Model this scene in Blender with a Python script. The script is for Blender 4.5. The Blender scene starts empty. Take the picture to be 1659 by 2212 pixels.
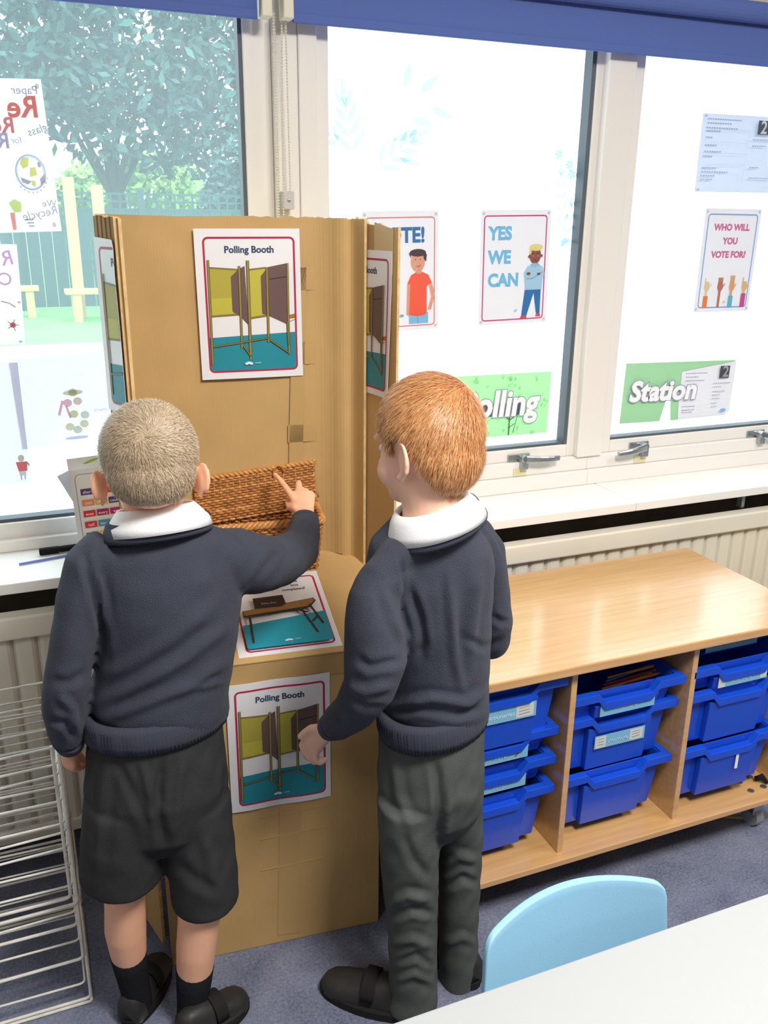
import bpy, bmesh, math, random
import numpy as np
from mathutils import Vector, Matrix
from mathutils.geometry import tessellate_polygon
random.seed(7); np.random.seed(7)
SC = bpy.context.scene; COL = SC.collection
PI = math.pi
# ------------------------------------------------------------------ camera
FPX, CAMH = 1890.2, 1.54
PITCH, YAW, ROLL = 0.325169, 0.387620, 0.011201
cyw, syw, cp, sp = math.cos(YAW), math.sin(YAW), math.cos(PITCH), math.sin(PITCH)
fwd = Vector((syw*cp, cyw*cp, -sp)); rgt = Vector((cyw, -syw, 0)); up = rgt.cross(fwd)
rr = rgt*math.cos(ROLL)+up*math.sin(ROLL); uu = -rgt*math.sin(ROLL)+up*math.cos(ROLL)
cam_d = bpy.data.cameras.new('camera'); cam = bpy.data.objects.new('camera', cam_d); COL.objects.link(cam)
cam_d.sensor_fit = 'VERTICAL'; cam_d.sensor_height = 36.0; cam_d.lens = FPX/2212*36.0
cam_d.clip_start = .02; cam_d.clip_end = 200
cam.matrix_world = Matrix(((rr.x, uu.x, -fwd.x, 0), (rr.y, uu.y, -fwd.y, 0), (rr.z, uu.z, -fwd.z, CAMH), (0, 0, 0, 1)))
SC.camera = cam
def ray(px, py):
    return rr*((px-829.5)/FPX) - uu*((py-1106)/FPX) + fwd
def at(px, py, Y):
    d = ray(px, py); return Vector((0, 0, CAMH)) + d*(Y/d.y)
def m_per_px(p):
    return (p-Vector((0, 0, CAMH))).dot(fwd)/FPX
# ------------------------------------------------------------------ world, lights, exposure
W = bpy.data.worlds.new('World'); SC.world = W; W.use_nodes = True
bg = W.node_tree.nodes['Background']; bg.inputs[0].default_value = (.86, .94, 1.0, 1); bg.inputs[1].default_value = 3.6
def area(name, loc, sx, sy, power, col, rot=(0, 0, 0)):
    l = bpy.data.lights.new(name, 'AREA'); l.shape = 'RECTANGLE'; l.size = sx; l.size_y = sy; l.energy = power; l.color = col
    o = bpy.data.objects.new(name, l); o.location = loc; o.rotation_euler = rot; COL.objects.link(o); return o
area('ceiling_lamp_main', (.85, .0, 2.62), .6, .6, 62, (1, .968, .915))
area('ceiling_lamp_front', (2.7, .2, 2.62), .6, 1.2, 28, (1, .968, .915))
area('ceiling_lamp_rear', (.6, -2.6, 2.62), 1.2, .6, 12, (1, .968, .915))
area('ceiling_lamp_side', (-1.5, -.4, 2.62), .6, 1.2, 12, (1, .968, .915))
SC.view_settings.view_transform = 'Standard'; SC.view_settings.look = 'None'
SC.view_settings.exposure = 0.34; SC.view_settings.gamma = 1.0; SC.view_settings.use_curve_mapping = False
SC.cycles.max_bounces = 10; SC.cycles.transparent_max_bounces = 16
# ------------------------------------------------------------------ materials
def srgb(r, g, b):
    f = lambda c: (c/255/12.92) if c/255 <= .04045 else ((c/255+.055)/1.055)**2.4
    return (f(r), f(g), f(b), 1)
MC = {}
def mat(name, rgb, rough=.6, spec=.3, metal=0., noise=None, bump=None, coat=0., sheen=0., lin=False):
    """noise=(scale, amount) colour mottling; bump=(scale, strength) fine relief"""
    if name in MC: return MC[name]
    m = bpy.data.materials.new(name); m.use_nodes = True; nt = m.node_tree; b = nt.nodes['Principled BSDF']
    c = rgb if lin else srgb(*rgb)
    b.inputs['Base Color'].default_value = c; b.inputs['Roughness'].default_value = rough
    b.inputs['Specular IOR Level'].default_value = spec; b.inputs['Metallic'].default_value = metal
    b.inputs['Coat Weight'].default_value = coat; b.inputs['Sheen Weight'].default_value = sheen
    if noise or bump:
        tc = nt.nodes.new('ShaderNodeTexCoord')
    if noise:
        n = nt.nodes.new('ShaderNodeTexNoise'); n.inputs['Scale'].default_value = noise[0]; n.inputs['Detail'].default_value = 5
        nt.links.new(tc.outputs['Object'], n.inputs['Vector'])
        r = nt.nodes.new('ShaderNodeValToRGB'); a = noise[1]
        r.color_ramp.elements[0].position = .3; r.color_ramp.elements[1].position = .7
        r.color_ramp.elements[0].color = (c[0]*(1-a), c[1]*(1-a), c[2]*(1-a), 1); r.color_ramp.elements[1].color = (min(1, c[0]*(1+a)), min(1, c[1]*(1+a)), min(1, c[2]*(1+a)), 1)
        nt.links.new(n.outputs['Fac'], r.inputs[0]); nt.links.new(r.outputs[0], b.inputs['Base Color'])
    if bump:
        n2 = nt.nodes.new('ShaderNodeTexNoise'); n2.inputs['Scale'].default_value = bump[0]; n2.inputs['Detail'].default_value = 3
        nt.links.new(tc.outputs['Object'], n2.inputs['Vector'])
        bp = nt.nodes.new('ShaderNodeBump'); bp.inputs['Strength'].default_value = bump[1]; bp.inputs['Distance'].default_value = .01
        nt.links.new(n2.outputs['Fac'], bp.inputs['Height']); nt.links.new(bp.outputs[0], b.inputs['Normal'])
    MC[name] = m; return m
def wave_bump(m, scale, strength, direction='X', dist=.004, coords='Object'):
    nt = m.node_tree; b = nt.nodes['Principled BSDF']
    tc = nt.nodes.new('ShaderNodeTexCoord'); w = nt.nodes.new('ShaderNodeTexWave'); w.bands_direction = direction
    w.inputs['Scale'].default_value = scale; w.inputs['Distortion'].default_value = .4
    nt.links.new(tc.outputs[coords], w.inputs['Vector'])
    bp = nt.nodes.new('ShaderNodeBump'); bp.inputs['Strength'].default_value = strength; bp.inputs['Distance'].default_value = dist
    nt.links.new(w.outputs['Fac'], bp.inputs['Height']); nt.links.new(bp.outputs[0], b.inputs['Normal'])
    return m
def ink(r, g, b):
    return mat('print_%d_%d_%d' % (r, g, b), (r, g, b), .45, .3)
def ink_lit(r, g, b, f=.2):
    k = 'backlit_print_%d_%d_%d_%d' % (r, g, b, f*100)
    return MC[k] if k in MC else backlit(k, (r, g, b), f)
def backlit(name, rgb, frac=.42):
    """thin laminated paper: reflects room light and lets window light through"""
    m = mat(name, rgb, .4, .3); nt = m.node_tree; p = nt.nodes['Principled BSDF']; out = nt.nodes['Material Output']
    t = nt.nodes.new('ShaderNodeBsdfTranslucent'); t.inputs[0].default_value = srgb(*rgb); x = nt.nodes.new('ShaderNodeMixShader'); x.inputs[0].default_value = frac
    nt.links.new(p.outputs[0], x.inputs[1]); nt.links.new(t.outputs[0], x.inputs[2]); nt.links.new(x.outputs[0], out.inputs[0]); return m
PAPER = mat('paper', (240, 238, 240), .35, .4)
WHITE = mat('white_painted_frame', (236, 231, 225), .35, .4, bump=(30, .02))
CREAM = mat('cream_radiator_paint', (230, 224, 209), .4, .4, noise=(3, .04))
SILLM = mat('white_sill_board', (240, 238, 233), .3, .4, noise=(4, .03))
CARD = mat('cardboard', (200, 164, 110), .75, .2, noise=(7, .07))
nt = CARD.node_tree; b_ = nt.nodes['Principled BSDF']; tc_ = nt.nodes.new('ShaderNodeTexCoord'); w_ = nt.nodes.new('ShaderNodeTexWave')
w_.inputs['Scale'].default_value = 55; w_.inputs['Distortion'].default_value = 1.2; w_.inputs['Detail'].default_value = 2
nt.links.new(tc_.outputs['Object'], w_.inputs['Vector']); bp_ = nt.nodes.new('ShaderNodeBump'); bp_.inputs['Strength'].default_value = .06; bp_.inputs['Distance'].default_value = .003
nt.links.new(w_.outputs['Fac'], bp_.inputs['Height']); nt.links.new(bp_.outputs[0], b_.inputs['Normal'])
CARDEDGE = mat('cardboard_cut_edge', (214, 180, 128), .85, .1, noise=(60, .15))
CARDFLUTE = wave_bump(mat('bare_corrugated_card', (176, 140, 96), .85, .1, noise=(12, .1)), 22, .9, 'Y', .008)
TAPE = mat('brown_parcel_tape', (196, 160, 106), .34, .45, noise=(9, .06), bump=(25, .06))
def wood(name, a, b):
    m = bpy.data.materials.new(name); m.use_nodes = True; nt = m.node_tree; p = nt.nodes['Principled BSDF']
    tc = nt.nodes.new('ShaderNodeTexCoord'); mp = nt.nodes.new('ShaderNodeMapping'); mp.inputs['Scale'].default_value = (1.5, 26, 26)
    n = nt.nodes.new('ShaderNodeTexNoise'); n.inputs['Scale'].default_value = 3; n.inputs['Detail'].default_value = 6
    r = nt.nodes.new('ShaderNodeValToRGB'); r.color_ramp.elements[0].color = srgb(*a); r.color_ramp.elements[1].color = srgb(*b)
    r.color_ramp.elements[0].position = .3; r.color_ramp.elements[1].position = .7
    nt.links.new(tc.outputs['Object'], mp.inputs[0]); nt.links.new(mp.outputs[0], n.inputs['Vector']); nt.links.new(n.outputs['Fac'], r.inputs[0]); nt.links.new(r.outputs[0], p.inputs['Base Color'])
    p.inputs['Roughness'].default_value = .30; p.inputs['Specular IOR Level'].default_value = .5; p.inputs['Coat Weight'].default_value = .8; p.inputs['Coat Roughness'].default_value = .16; p.inputs['Coat IOR'].default_value = 1.7
    return m
BEECH = wood('beech_laminate', (203, 155, 100), (217, 172, 117))
BEECHEDGE = mat('beech_edge_strip', (201, 153, 98), .4, .4, noise=(20, .06))
BLUEP = mat('blue_plastic', (24, 78, 204), .28, .5, noise=(5, .06))
DARK = mat('dark_void', (26, 25, 25), .8, .2)
METAL = mat('dull_steel', (176, 182, 186), .3, .5, metal=.9)
GASKET = mat('black_rubber_gasket', (86, 95, 102), .5, .3)
NAVY = mat('navy_blind_fabric', (92, 112, 178), .75, .2, bump=(220, .05))
BEAD = mat('cream_plastic', (222, 216, 196), .4, .4)
# carpet
CARPET = bpy.data.materials.new('blue_grey_carpet'); CARPET.use_nodes = True; nt = CARPET.node_tree; p = nt.nodes['Principled BSDF']
tc = nt.nodes.new('ShaderNodeTexCoord'); n = nt.nodes.new('ShaderNodeTexNoise'); n.inputs['Scale'].default_value = 160; n.inputs['Detail'].default_value = 4
n2 = nt.nodes.new('ShaderNodeTexNoise'); n2.inputs['Scale'].default_value = 9; n2.inputs['Detail'].default_value = 5
mx = nt.nodes.new('ShaderNodeMath'); mx.operation = 'MULTIPLY_ADD'; mx.inputs[1].default_value = .55
nt.links.new(tc.outputs['Object'], n.inputs['Vector']); nt.links.new(tc.outputs['Object'], n2.inputs['Vector'])
m2 = nt.nodes.new('ShaderNodeMath'); m2.operation = 'MULTIPLY'; m2.inputs[1].default_value = .45
nt.links.new(n2.outputs['Fac'], m2.inputs[0]); nt.links.new(n.outputs['Fac'], mx.inputs[0]); nt.links.new(m2.outputs[0], mx.inputs[2])
r = nt.nodes.new('ShaderNodeValToRGB'); r.color_ramp.elements[0].position = .32; r.color_ramp.elements[1].position = .68
r.color_ramp.elements[0].color = srgb(86, 92, 114); r.color_ramp.elements[1].color = srgb(136, 140, 160)
nt.links.new(mx.outputs[0], r.inputs[0]); nt.links.new(r.outputs[0], p.inputs['Base Color']); p.inputs['Roughness'].default_value = .95; p.inputs['Specular IOR Level'].default_value = .1
bp = nt.nodes.new('ShaderNodeBump'); bp.inputs['Strength'].default_value = .5; bp.inputs['Distance'].default_value = .004
nt.links.new(n.outputs['Fac'], bp.inputs['Height']); nt.links.new(bp.outputs[0], p.inputs['Normal'])
# glass with a veiling haze mixed in as a translucent share, and frosted film
def glassy(name, clear, diff, col, gl=.05):
    m = bpy.data.materials.new(name); m.use_nodes = True; nt = m.node_tree; nt.nodes.clear()
    out = nt.nodes.new('ShaderNodeOutputMaterial'); t = nt.nodes.new('ShaderNodeBsdfTransparent'); t.inputs[0].default_value = (.95, .99, .98, 1)
    d = nt.nodes.new('ShaderNodeBsdfTranslucent'); d.inputs[0].default_value = col
    g = nt.nodes.new('ShaderNodeBsdfGlossy'); g.inputs['Roughness'].default_value = .02
    a = nt.nodes.new('ShaderNodeMixShader'); a.inputs[0].default_value = diff; b = nt.nodes.new('ShaderNodeMixShader'); b.inputs[0].default_value = gl
    nt.links.new(t.outputs[0], a.inputs[1]); nt.links.new(d.outputs[0], a.inputs[2]); nt.links.new(a.outputs[0], b.inputs[1]); nt.links.new(g.outputs[0], b.inputs[2]); nt.links.new(b.outputs[0], out.inputs[0])
    return m
GLASS = glassy('hazy_glass', 1, .075, (.8, .95, .98, 1), .004)
GLASS.node_tree.nodes['Glossy BSDF'].inputs['Roughness'].default_value = .35
FROST = glassy('frosted_film', 0, .93, (.97, .985, 1, 1), .02)
LEAFTINT = glassy('frosted_film_leaf_print', 0, .0, (.62, .86, .95, 1), .0)
LEAFTINT.node_tree.nodes['Transparent BSDF'].inputs[0].default_value = (.35, .44, .47, 1)
# ------------------------------------------------------------------ object helpers
def link(name, me, parent=None):
    o = bpy.data.objects.new(name, me); COL.objects.link(o)
    if parent is not None:
        o.parent = parent; pm = Matrix.Identity(4); q = parent
        if q.type == 'EMPTY' : pm = Matrix.Translation(q.location)
        o.matrix_parent_inverse = pm.inverted()
    return o
def tag(o, label=None, cat=None, group=None, kind=None):
    if label: o['label'] = label
    if cat: o['category'] = cat
    if group: o['group'] = group
    if kind: o['kind'] = kind
    return o
def thing(name, loc, label, cat, group=None):
    o = bpy.data.objects.new(name, None); o.empty_display_size = .05; o.location = loc; COL.objects.link(o)
    return tag(o, label, cat, group)
def sub(o, name, me):   # part of a mesh object (mesh objects stay at the world origin)
    return link(name, me, o)
class MB:
    """collects faces; builds ONE mesh object"""
    def __init__(s): s.v = []; s.f = []; s.mi = []; s.mats = []
    def m(s, material):
        if material not in s.mats: s.mats.append(material)
        return s.mats.index(material)
    def add(s, vs, fs, material):
        k = len(s.v); i = s.m(material); s.v += [tuple(v) for v in vs]
        for f in fs: s.f.append(tuple(a+k for a in f)); s.mi.append(i)
        return s
    def box(s, lo, hi, material, M=None):
        x0, y0, z0 = lo; x1, y1, z1 = hi
        vs = [Vector(p) for p in ((x0, y0, z0), (x1, y0, z0), (x1, y1, z0), (x0, y1, z0), (x0, y0, z1), (x1, y0, z1), (x1, y1, z1), (x0, y1, z1))]
        if M is not None: vs = [M @ v for v in vs]
        return s.add(vs, [(3, 2, 1, 0), (4, 5, 6, 7), (0, 1, 5, 4), (1, 2, 6, 5), (2, 3, 7, 6), (3, 0, 4, 7)], material)
    def prism(s, pts, off, material):
        """closed polygon pts (3D) extruded by vector off"""
        n = len(pts); vs = [Vector(p) for p in pts]+[Vector(p)+Vector(off) for p in pts]
        return s.add(vs, [tuple(range(n))[::-1], tuple(range(n, 2*n))]+[(i, (i+1) % n, (i+1) % n+n, i+n) for i in range(n)], material)
    def loft(s, rings, material, caps=True, closed=False):
        n = len(rings[0]); vs = [p for r in rings for p in r]; fs = []
        L = len(rings)
        for a in range(L if closed else L-1):
            b = (a+1) % L
            for i in range(n): fs.append((a*n+i, a*n+(i+1) % n, b*n+(i+1) % n, b*n+i))
        if caps and not closed: fs.append(tuple(range(n))[::-1]); fs.append(tuple((L-1)*n+i for i in range(n)))
        return s.add(vs, fs, material)
    def tube(s, pts, r, material, n=8, caps=True):
        pts = [Vector(p) for p in pts]; rs = r if isinstance(r, (list, tuple)) else [r]*len(pts); rings = []
        ref = None
        for i, p in enumerate(pts):
            t = (pts[min(i+1, len(pts)-1)]-pts[max(i-1, 0)]).normalized()
            if ref is None: ref = t.orthogonal().normalized()
            ref = (ref-t*ref.dot(t)).normalized(); bi = t.cross(ref)
            rings.append([p+(ref*math.cos(2*PI*k/n)+bi*math.sin(2*PI*k/n))*rs[i] for k in range(n)])
        return s.loft(rings, material, caps)
    def cyl(s, p0, p1, r, material, n=20):
        return s.tube([p0, p1], r, material, n)
    def ball(s, c, r, material, n=12, k=8):
        c = Vector(c); rr_ = r if isinstance(r, (tuple, list)) else (r, r, r); rings = []
        for a in range(k+1):
            t = -PI/2+PI*a/k; q = max(math.cos(t), .02)
            rings.append([c+Vector((rr_[0]*q*math.cos(2*PI*i/n), rr_[1]*q*math.sin(2*PI*i/n), rr_[2]*math.sin(t))) for i in range(n)])
        return s.loft(rings, material)
    def mesh(s, name, smooth=False):
        me = bpy.data.meshes.new(name); me.from_pydata(s.v, [], s.f)
        for m_ in s.mats: me.materials.append(m_)
        me.polygons.foreach_set('material_index', s.mi)
        if smooth: me.polygons.foreach_set('use_smooth', [True]*len(s.f))
        me.update(); return me
    def build(s, name, parent=None, smooth=False, bevel=0, seg=2):
        o = link(name, s.mesh(name, smooth), parent)
        if bevel:
            b = o.modifiers.new('bevel', 'BEVEL'); b.width = bevel; b.segments = seg; b.limit_method = 'ANGLE'; b.angle_limit = math.radians(40)
        return o
def box(name, lo, hi, material, parent=None, bevel=.002):
    return MB().box(lo, hi, material).build(name, parent, bevel=bevel)
def copy_tree(o, parent=None):
    c = o.copy(); COL.objects.link(c)
    if parent is not None: c.parent = parent
    for ch in list(o.children): copy_tree(ch, c)
    return c
def struct(o): o['kind'] = 'structure'; return o
# ------------------------------------------------------------------ printed sheets
def text_polys(body, size, bold=0., shear=0., align='CENTER'):
    cu = bpy.data.curves.new('t', 'FONT'); cu.body = body; cu.size = size; cu.align_x = align; cu.shear = shear; cu.offset = bold; cu.resolution_u = 3
    o = bpy.data.objects.new('t', cu); COL.objects.link(o)
    dg = bpy.context.evaluated_depsgraph_get(); me = o.evaluated_get(dg).to_mesh()
    vs = [(v.co.x, v.co.y) for v in me.vertices]; fs = [tuple(p.vertices) for p in me.polygons]
    o.evaluated_get(dg).to_mesh_clear(); bpy.data.objects.remove(o); bpy.data.curves.remove(cu)
    return vs, fs
class Sheet:
    """a flat printed sheet: u to the right and v DOWN, both 0..1"""
    def __init__(s, w, h, paper=None, outline=None, lit=False):
        s.lit = lit
        s.w, s.h = w, h; s.paper = paper or PAPER; s.el = []
        s.outline = outline or [(0, 0), (1, 0), (1, 1), (0, 1)]
    def poly(s, pts, c):
        v = [(p[0]*s.w, -p[1]*s.h) for p in pts]
        tri = tessellate_polygon([[Vector((a, b, 0)) for a, b in v]])
        s.el.append((v, [tuple(t) for t in tri], c)); return s
    def rect(s, u0, v0, u1, v1, c): return s.poly([(u0, v0), (u1, v0), (u1, v1), (u0, v1)], c)
    def rrect(s, u0, v0, u1, v1, r, c):
        ru, rv = r/s.w, r/s.h; pts = []
        for cx, cy, a0 in ((u1-ru, v0+rv, -90), (u1-ru, v1-rv, 0), (u0+ru, v1-rv, 90), (u0+ru, v0+rv, 180)):
            for k in range(6):
                a = math.radians(a0+18*k); pts.append((cx+ru*math.cos(a), cy+rv*math.sin(a)))
        return s.poly(pts, c)
    def frame(s, u0, v0, u1, v1, r, t, c, inner=None):
        def ring(u0, v0, u1, v1, r):
            ru, rv = r/s.w, r/s.h
            return [((cx+ru*math.cos(math.radians(a0+18*k)))*s.w, -(cy+rv*math.sin(math.radians(a0+18*k)))*s.h) for cx, cy, a0 in ((u1-ru, v0+rv, -90), (u1-ru, v1-rv, 0), (u0+ru, v1-rv, 90), (u0+ru, v0+rv, 180)) for k in range(6)]
        a, b = ring(u0, v0, u1, v1, r), ring(u0+t/s.w, v0+t/s.h, u1-t/s.w, v1-t/s.h, max(r-t, .001)); n = len(a)
        s.el.append((a+b, [(i, (i+1) % n, n+(i+1) % n, n+i) for i in range(n)], c)); return s
    def oval(s, u, v, ru, rv, c, n=18, rot=0):
        ca, sa = math.cos(rot), math.sin(rot)
        pts = []
        for k in range(n):
            a, b = ru*s.w*math.cos(2*PI*k/n), rv*s.h*math.sin(2*PI*k/n); pts.append((u+(a*ca-b*sa)/s.w, v+(a*sa+b*ca)/s.h))
        return s.poly(pts, c)
    def line(s, pts, t, c):
        for (a, b), (p, q) in zip(pts[:-1], pts[1:]):
            d = Vector(((p-a)*s.w, (q-b)*s.h)); L = d.length
            if L < 1e-6: continue
            nrm = Vector((-d.y, d.x))/L*t/2
            s.poly([(a+nrm.x/s.w, b+nrm.y/s.h), (p+nrm.x/s.w, q+nrm.y/s.h), (p-nrm.x/s.w, q-nrm.y/s.h), (a-nrm.x/s.w, b-nrm.y/s.h)], c)
        return s
    def scribble(s, u0, u1, v, amp, c, n=7, t=.0012):
        return s.line([(u0+(u1-u0)*k/(2*n), v+(amp if k % 2 else -amp)*(1 if k % 3 else .4)) for k in range(2*n+1)], t, c)
    def text(s, body, u, v, size, c, bold=0., shear=0., align='CENTER', sx=1., mirror=False, rot=0.):
        vs, fs = text_polys(body, size*s.h, bold, shear, align)
        ca, sa = math.cos(rot), math.sin(rot); k = -1 if mirror else 1
        v2 = [(u*s.w+k*(x*sx*ca-y*sa), -v*s.h+(x*sx*sa+y*ca)) for x, y in vs]
        s.el.append((v2, fs, c)); return s
    def build(s, name, f, parent=None, thick=.0006, cuts=0, step=.00025, vcuts=0):
        """f(x right, y down as negative, d out) -> world point; x 0..w, y 0..-h"""
        bm = bmesh.new(); mats = []
        def mi(c):
            m_ = c if isinstance(c, bpy.types.Material) else (ink_lit(*c, s.lit) if s.lit else ink(*c))
            if m_ not in mats: mats.append(m_)
            return mats.index(m_)
        def put(v, fs, c, d):
            bv = [bm.verts.new((x, y, d)) for x, y in v]; i = mi(c)
            for t in fs:
                try: q = bm.faces.new([bv[a] for a in t]); q.material_index = i
                except ValueError: pass
        o = [(a*s.w, -b*s.h) for a, b in s.outline]; n = len(o)
        tri = [tuple(t) for t in tessellate_polygon([[Vector((a, b, 0)) for a, b in o]])]
        put(o, tri, s.paper, 0); put(o, tri, s.paper, -thick)
        side = [(a, b, z) for a, b in o for z in (0, -thick)]; bv = [bm.verts.new(p) for p in side]; i = mi(s.paper)
        for k in range(n):
            a, b = 2*k, 2*((k+1) % n); q = bm.faces.new((bv[a], bv[a+1], bv[b+1], bv[b])); q.material_index = i
        for k, (v, fs, c) in enumerate(s.el): put(v, fs, c, step*(1+k*.35))
        for k in range(1, cuts):
            bmesh.ops.bisect_plane(bm, geom=bm.verts[:]+bm.edges[:]+bm.faces[:], plane_co=(s.w*k/cuts, 0, 0), plane_no=(1, 0, 0))
        for k in range(1, vcuts):
            bmesh.ops.bisect_plane(bm, geom=bm.verts[:]+bm.edges[:]+bm.faces[:], plane_co=(0, -s.h*k/vcuts, 0), plane_no=(0, 1, 0))
        for v in bm.verts: v.co = f(v.co.x, v.co.y, v.co.z)
        me = bpy.data.meshes.new(name); bm.to_mesh(me); bm.free()
        for m_ in mats: me.materials.append(m_)
        return link(name, me, parent)
def plane_map(tl, tr, bl):
    tl, tr, bl = Vector(tl), Vector(tr), Vector(bl); X = (tr-tl).normalized(); Y = (tl-bl); Y = (Y-X*Y.dot(X)).normalized(); N = X.cross(Y)
    return lambda x, y, d: tl+X*x+Y*y+N*d
# ================================================================== the room
WALL = mat('cream_wall', (206, 200, 190), .8, .2, bump=(40, .03))
struct(box('floor', (-3.2, -4.6, -.05), (5.2, 2.35, 0), CARPET, bevel=0))
struct(box('ceiling', (-3.2, -4.6, 2.7), (5.2, 2.35, 2.75), mat('white_ceiling', (240, 238, 232), .9, .1), bevel=0))
struct(box('wall_left', (-3.25, -4.6, 0), (-3.2, 2.35, 2.7), WALL, bevel=0))
struct(box('wall_right', (5.2, -4.6, 0), (5.25, 2.35, 2.7), WALL, bevel=0))
struct(box('wall_back', (-3.2, -4.65, 0), (5.2, -4.6, 2.7), WALL, bevel=0))
wf = MB()
wf.box((-3.2, 2.2, 0), (5.2, 2.35, .74), mat('brown_brick_in_gap', (92, 80, 70), .9, .1, noise=(8, .2)))
wf.box((-3.2, 2.12, 2.1), (5.2, 2.35, 2.7), WALL)
wf.box((-3.2, 2.12, .78), (-1.0, 2.35, 2.1), WALL); wf.box((2.47, 2.12, .78), (5.2, 2.35, 2.1), WALL)
struct(wf.build('wall_front'))
# ------------------------------------------------------------------ windows
def window(n, members, pane, pane_mat, gaskets, label=None):
    root = thing('window_%d' % n, ((pane[0]+pane[1])/2, 2.15, pane[2]), None, None); root['kind'] = 'structure'
    f = MB()
    for lo, hi in members: f.box(lo, hi, WHITE)
    f.build('frame', root, bevel=.003)
    p = MB().box((pane[0], 2.178, pane[2]), (pane[1], 2.182, pane[3]), pane_mat).build('pane', root)
    g = MB()
    for lo, hi in gaskets: g.box(lo, hi, GASKET)
    g.build('gasket', root)
    return root
w1 = window(1, [((-1.0, 2.135, .78), (.62, 2.2, .845)), ((.520, 2.14, .845), (.585, 2.2, 2.1)), ((-1.0, 2.14, .845), (-.94, 2.2, 2.1)), ((-.94, 2.14, 2.03), (.52, 2.2, 2.1)), ((.585, 2.13, .845), (.645, 2.2, 2.1)), ((-1.0, 2.115, .78), (.645, 2.135, .808))],
            (-.94, .52, .85, 2.03), GLASS, [((.511, 2.145, .85), (.5195, 2.178, 2.03)), ((-.94, 2.145, .8455), (.511, 2.178, .853))])
w2 = window(2, [((.645, 2.125, .868), (.690, 2.2, 2.1)), ((.690, 2.14, .868), (.722, 2.2, 2.1)), ((1.4585, 2.14, .868), (1.490, 2.2, 2.1)), ((.722, 2.14, .868), (1.4585, 2.2, .905)), ((.722, 2.14, 2.03), (1.4585, 2.2, 2.1)),
                ((.645, 2.125, .826), (1.525, 2.2, .868)), ((.645, 2.115, .78), (1.525, 2.2, .826)), ((1.481, 2.115, .868), (1.568, 2.2, 2.1))],
            (.722, 1.4585, .905, 2.03), FROST, [((1.446, 2.142, .906), (1.4585, 2.178, 2.03)), ((.722, 2.145, .9055), (1.449, 2.178, .912))])
w3 = window(3, [((1.568, 2.14, .868), (1.613, 2.2, 2.1)), ((2.40, 2.14, .868), (2.47, 2.2, 2.1)), ((1.613, 2.14, .868), (2.40, 2.2, .905)), ((1.613, 2.14, 2.03), (2.40, 2.2, 2.1)),
                ((1.525, 2.125, .826), (2.47, 2.2, .868)), ((1.525, 2.115, .78), (2.47, 2.2, .826))],
            (1.613, 2.40, .905, 2.03), FROST, [((2.391, 2.145, .906), (2.40, 2.178, 2.03)), ((1.613, 2.145, .9055), (2.391, 2.178, .912))])
# printed leaf sprays on the frosted film
lf = MB()
def leaf(c, ang, L, wd, yy=2.1765):
    a = math.radians(ang); d = Vector((math.cos(a), 0, math.sin(a))); n = Vector((-d.z, 0, d.x)); c = Vector((c[0], yy, c[1])); prof = ((0, 0), (.25, .8), (.5, 1), (.8, .55), (1, 0), (.8, -.5), (.5, -.9), (.25, -.7))
    pts = [c+d*L*t+n*wd*q for t, q in prof]; lf.add(pts, [tuple(range(8))], LEAFTINT)
def spray(x, z, ang, L, n, ll, lw):
    a = math.radians(ang)
    for k in range(n):
        t = (k+1)/n; px_, pz_ = x+math.cos(a)*L*t, z+math.sin(a)*L*t
        for sgn in (-1, 1): leaf((px_, pz_), ang+sgn*(46-16*t), ll*(1-.35*t), lw)
    leaf((px_, pz_), ang, ll, lw)
spray(.80, 1.66, 100, .13, 4, .07, .008); spray(.84, 1.64, 35, .13, 4, .07, .008); spray(.78, 1.70, 150, .05, 2, .05, .007)
for u_, v_, a_, l_ in ((.97, 1.83, 40, .07), (1.0, 1.80, -20, .07), (.95, 1.77, -8, .06), (.93, 1.84, 75, .06), (.9, 1.72, 20, .08), (.92, 1.68, -12, .06)): leaf((u_, v_), a_, l_, .011)
spray(1.415, 1.50, 97, .15, 5, .035, .005); spray(1.425, 1.47, 84, .10, 3, .035, .005)
for u_, v_ in ((1.385, 1.705), (1.42, 1.68), (1.43, 1.655)):
    for k in range(5): leaf((u_, v_), 72*k, .018, .008)
for k in range(5): leaf((1.425, 1.475), 20+50*k, .022, .009)
lf.build('leaf_print', w2)
# sill boards
struct(box('trim_1', (-3.2, 1.915, .755), (1.555, 2.2, .78), SILLM, bevel=.002)); struct(box('trim_2', (1.5565, 1.915, .755), (5.2, 2.2, .7805), SILLM, bevel=.002))
# ------------------------------------------------------------------ radiator under the sill
def radiator():
    t = thing('radiator', (.7, 2.0, 0), 'long cream ribbed radiator running below the window sill', 'radiator')
    MB().box((-2.6, 1.942, .632), (4.6, 1.985, .688), CREAM).build('top_rail', t, bevel=.006, seg=3)
    pr = []; x = -2.6
    while x < 4.6:
        for dx, dy in ((0, .016), (.006, .004), (.014, 0), (.040, 0), (.046, .004)): pr.append((x+dx, 1.96+dy))
        x += .052
    m_ = MB(); n = len(pr)
    for (a, b), (c, d) in zip(pr[:-1], pr[1:]): m_.add([(a, b, .12), (c, d, .12), (c, d, .635), (a, b, .635)], [(0, 1, 2, 3)], CREAM)
    m_.box((-2.6, 1.978, .12), (4.6, 2.05, .62), CREAM)
    m_.build('ribbed_panel', t)
    MB().box((-2.6, 1.955, .09), (4.6, 2.03, .122), CREAM).build('bottom_rail', t, bevel=.004)
    for x in (-2.3, .2, 2.02, 4.2):
        MB().box((x, 1.99, .688), (x+.012, 2.01, .755), METAL).build('bracket', t)
    for x in (-2.0, 4.0): MB().cyl((x, 2.02, 0), (x, 2.02, .1), .011, METAL).build('pipe', t)
    return t
radiator()
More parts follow.
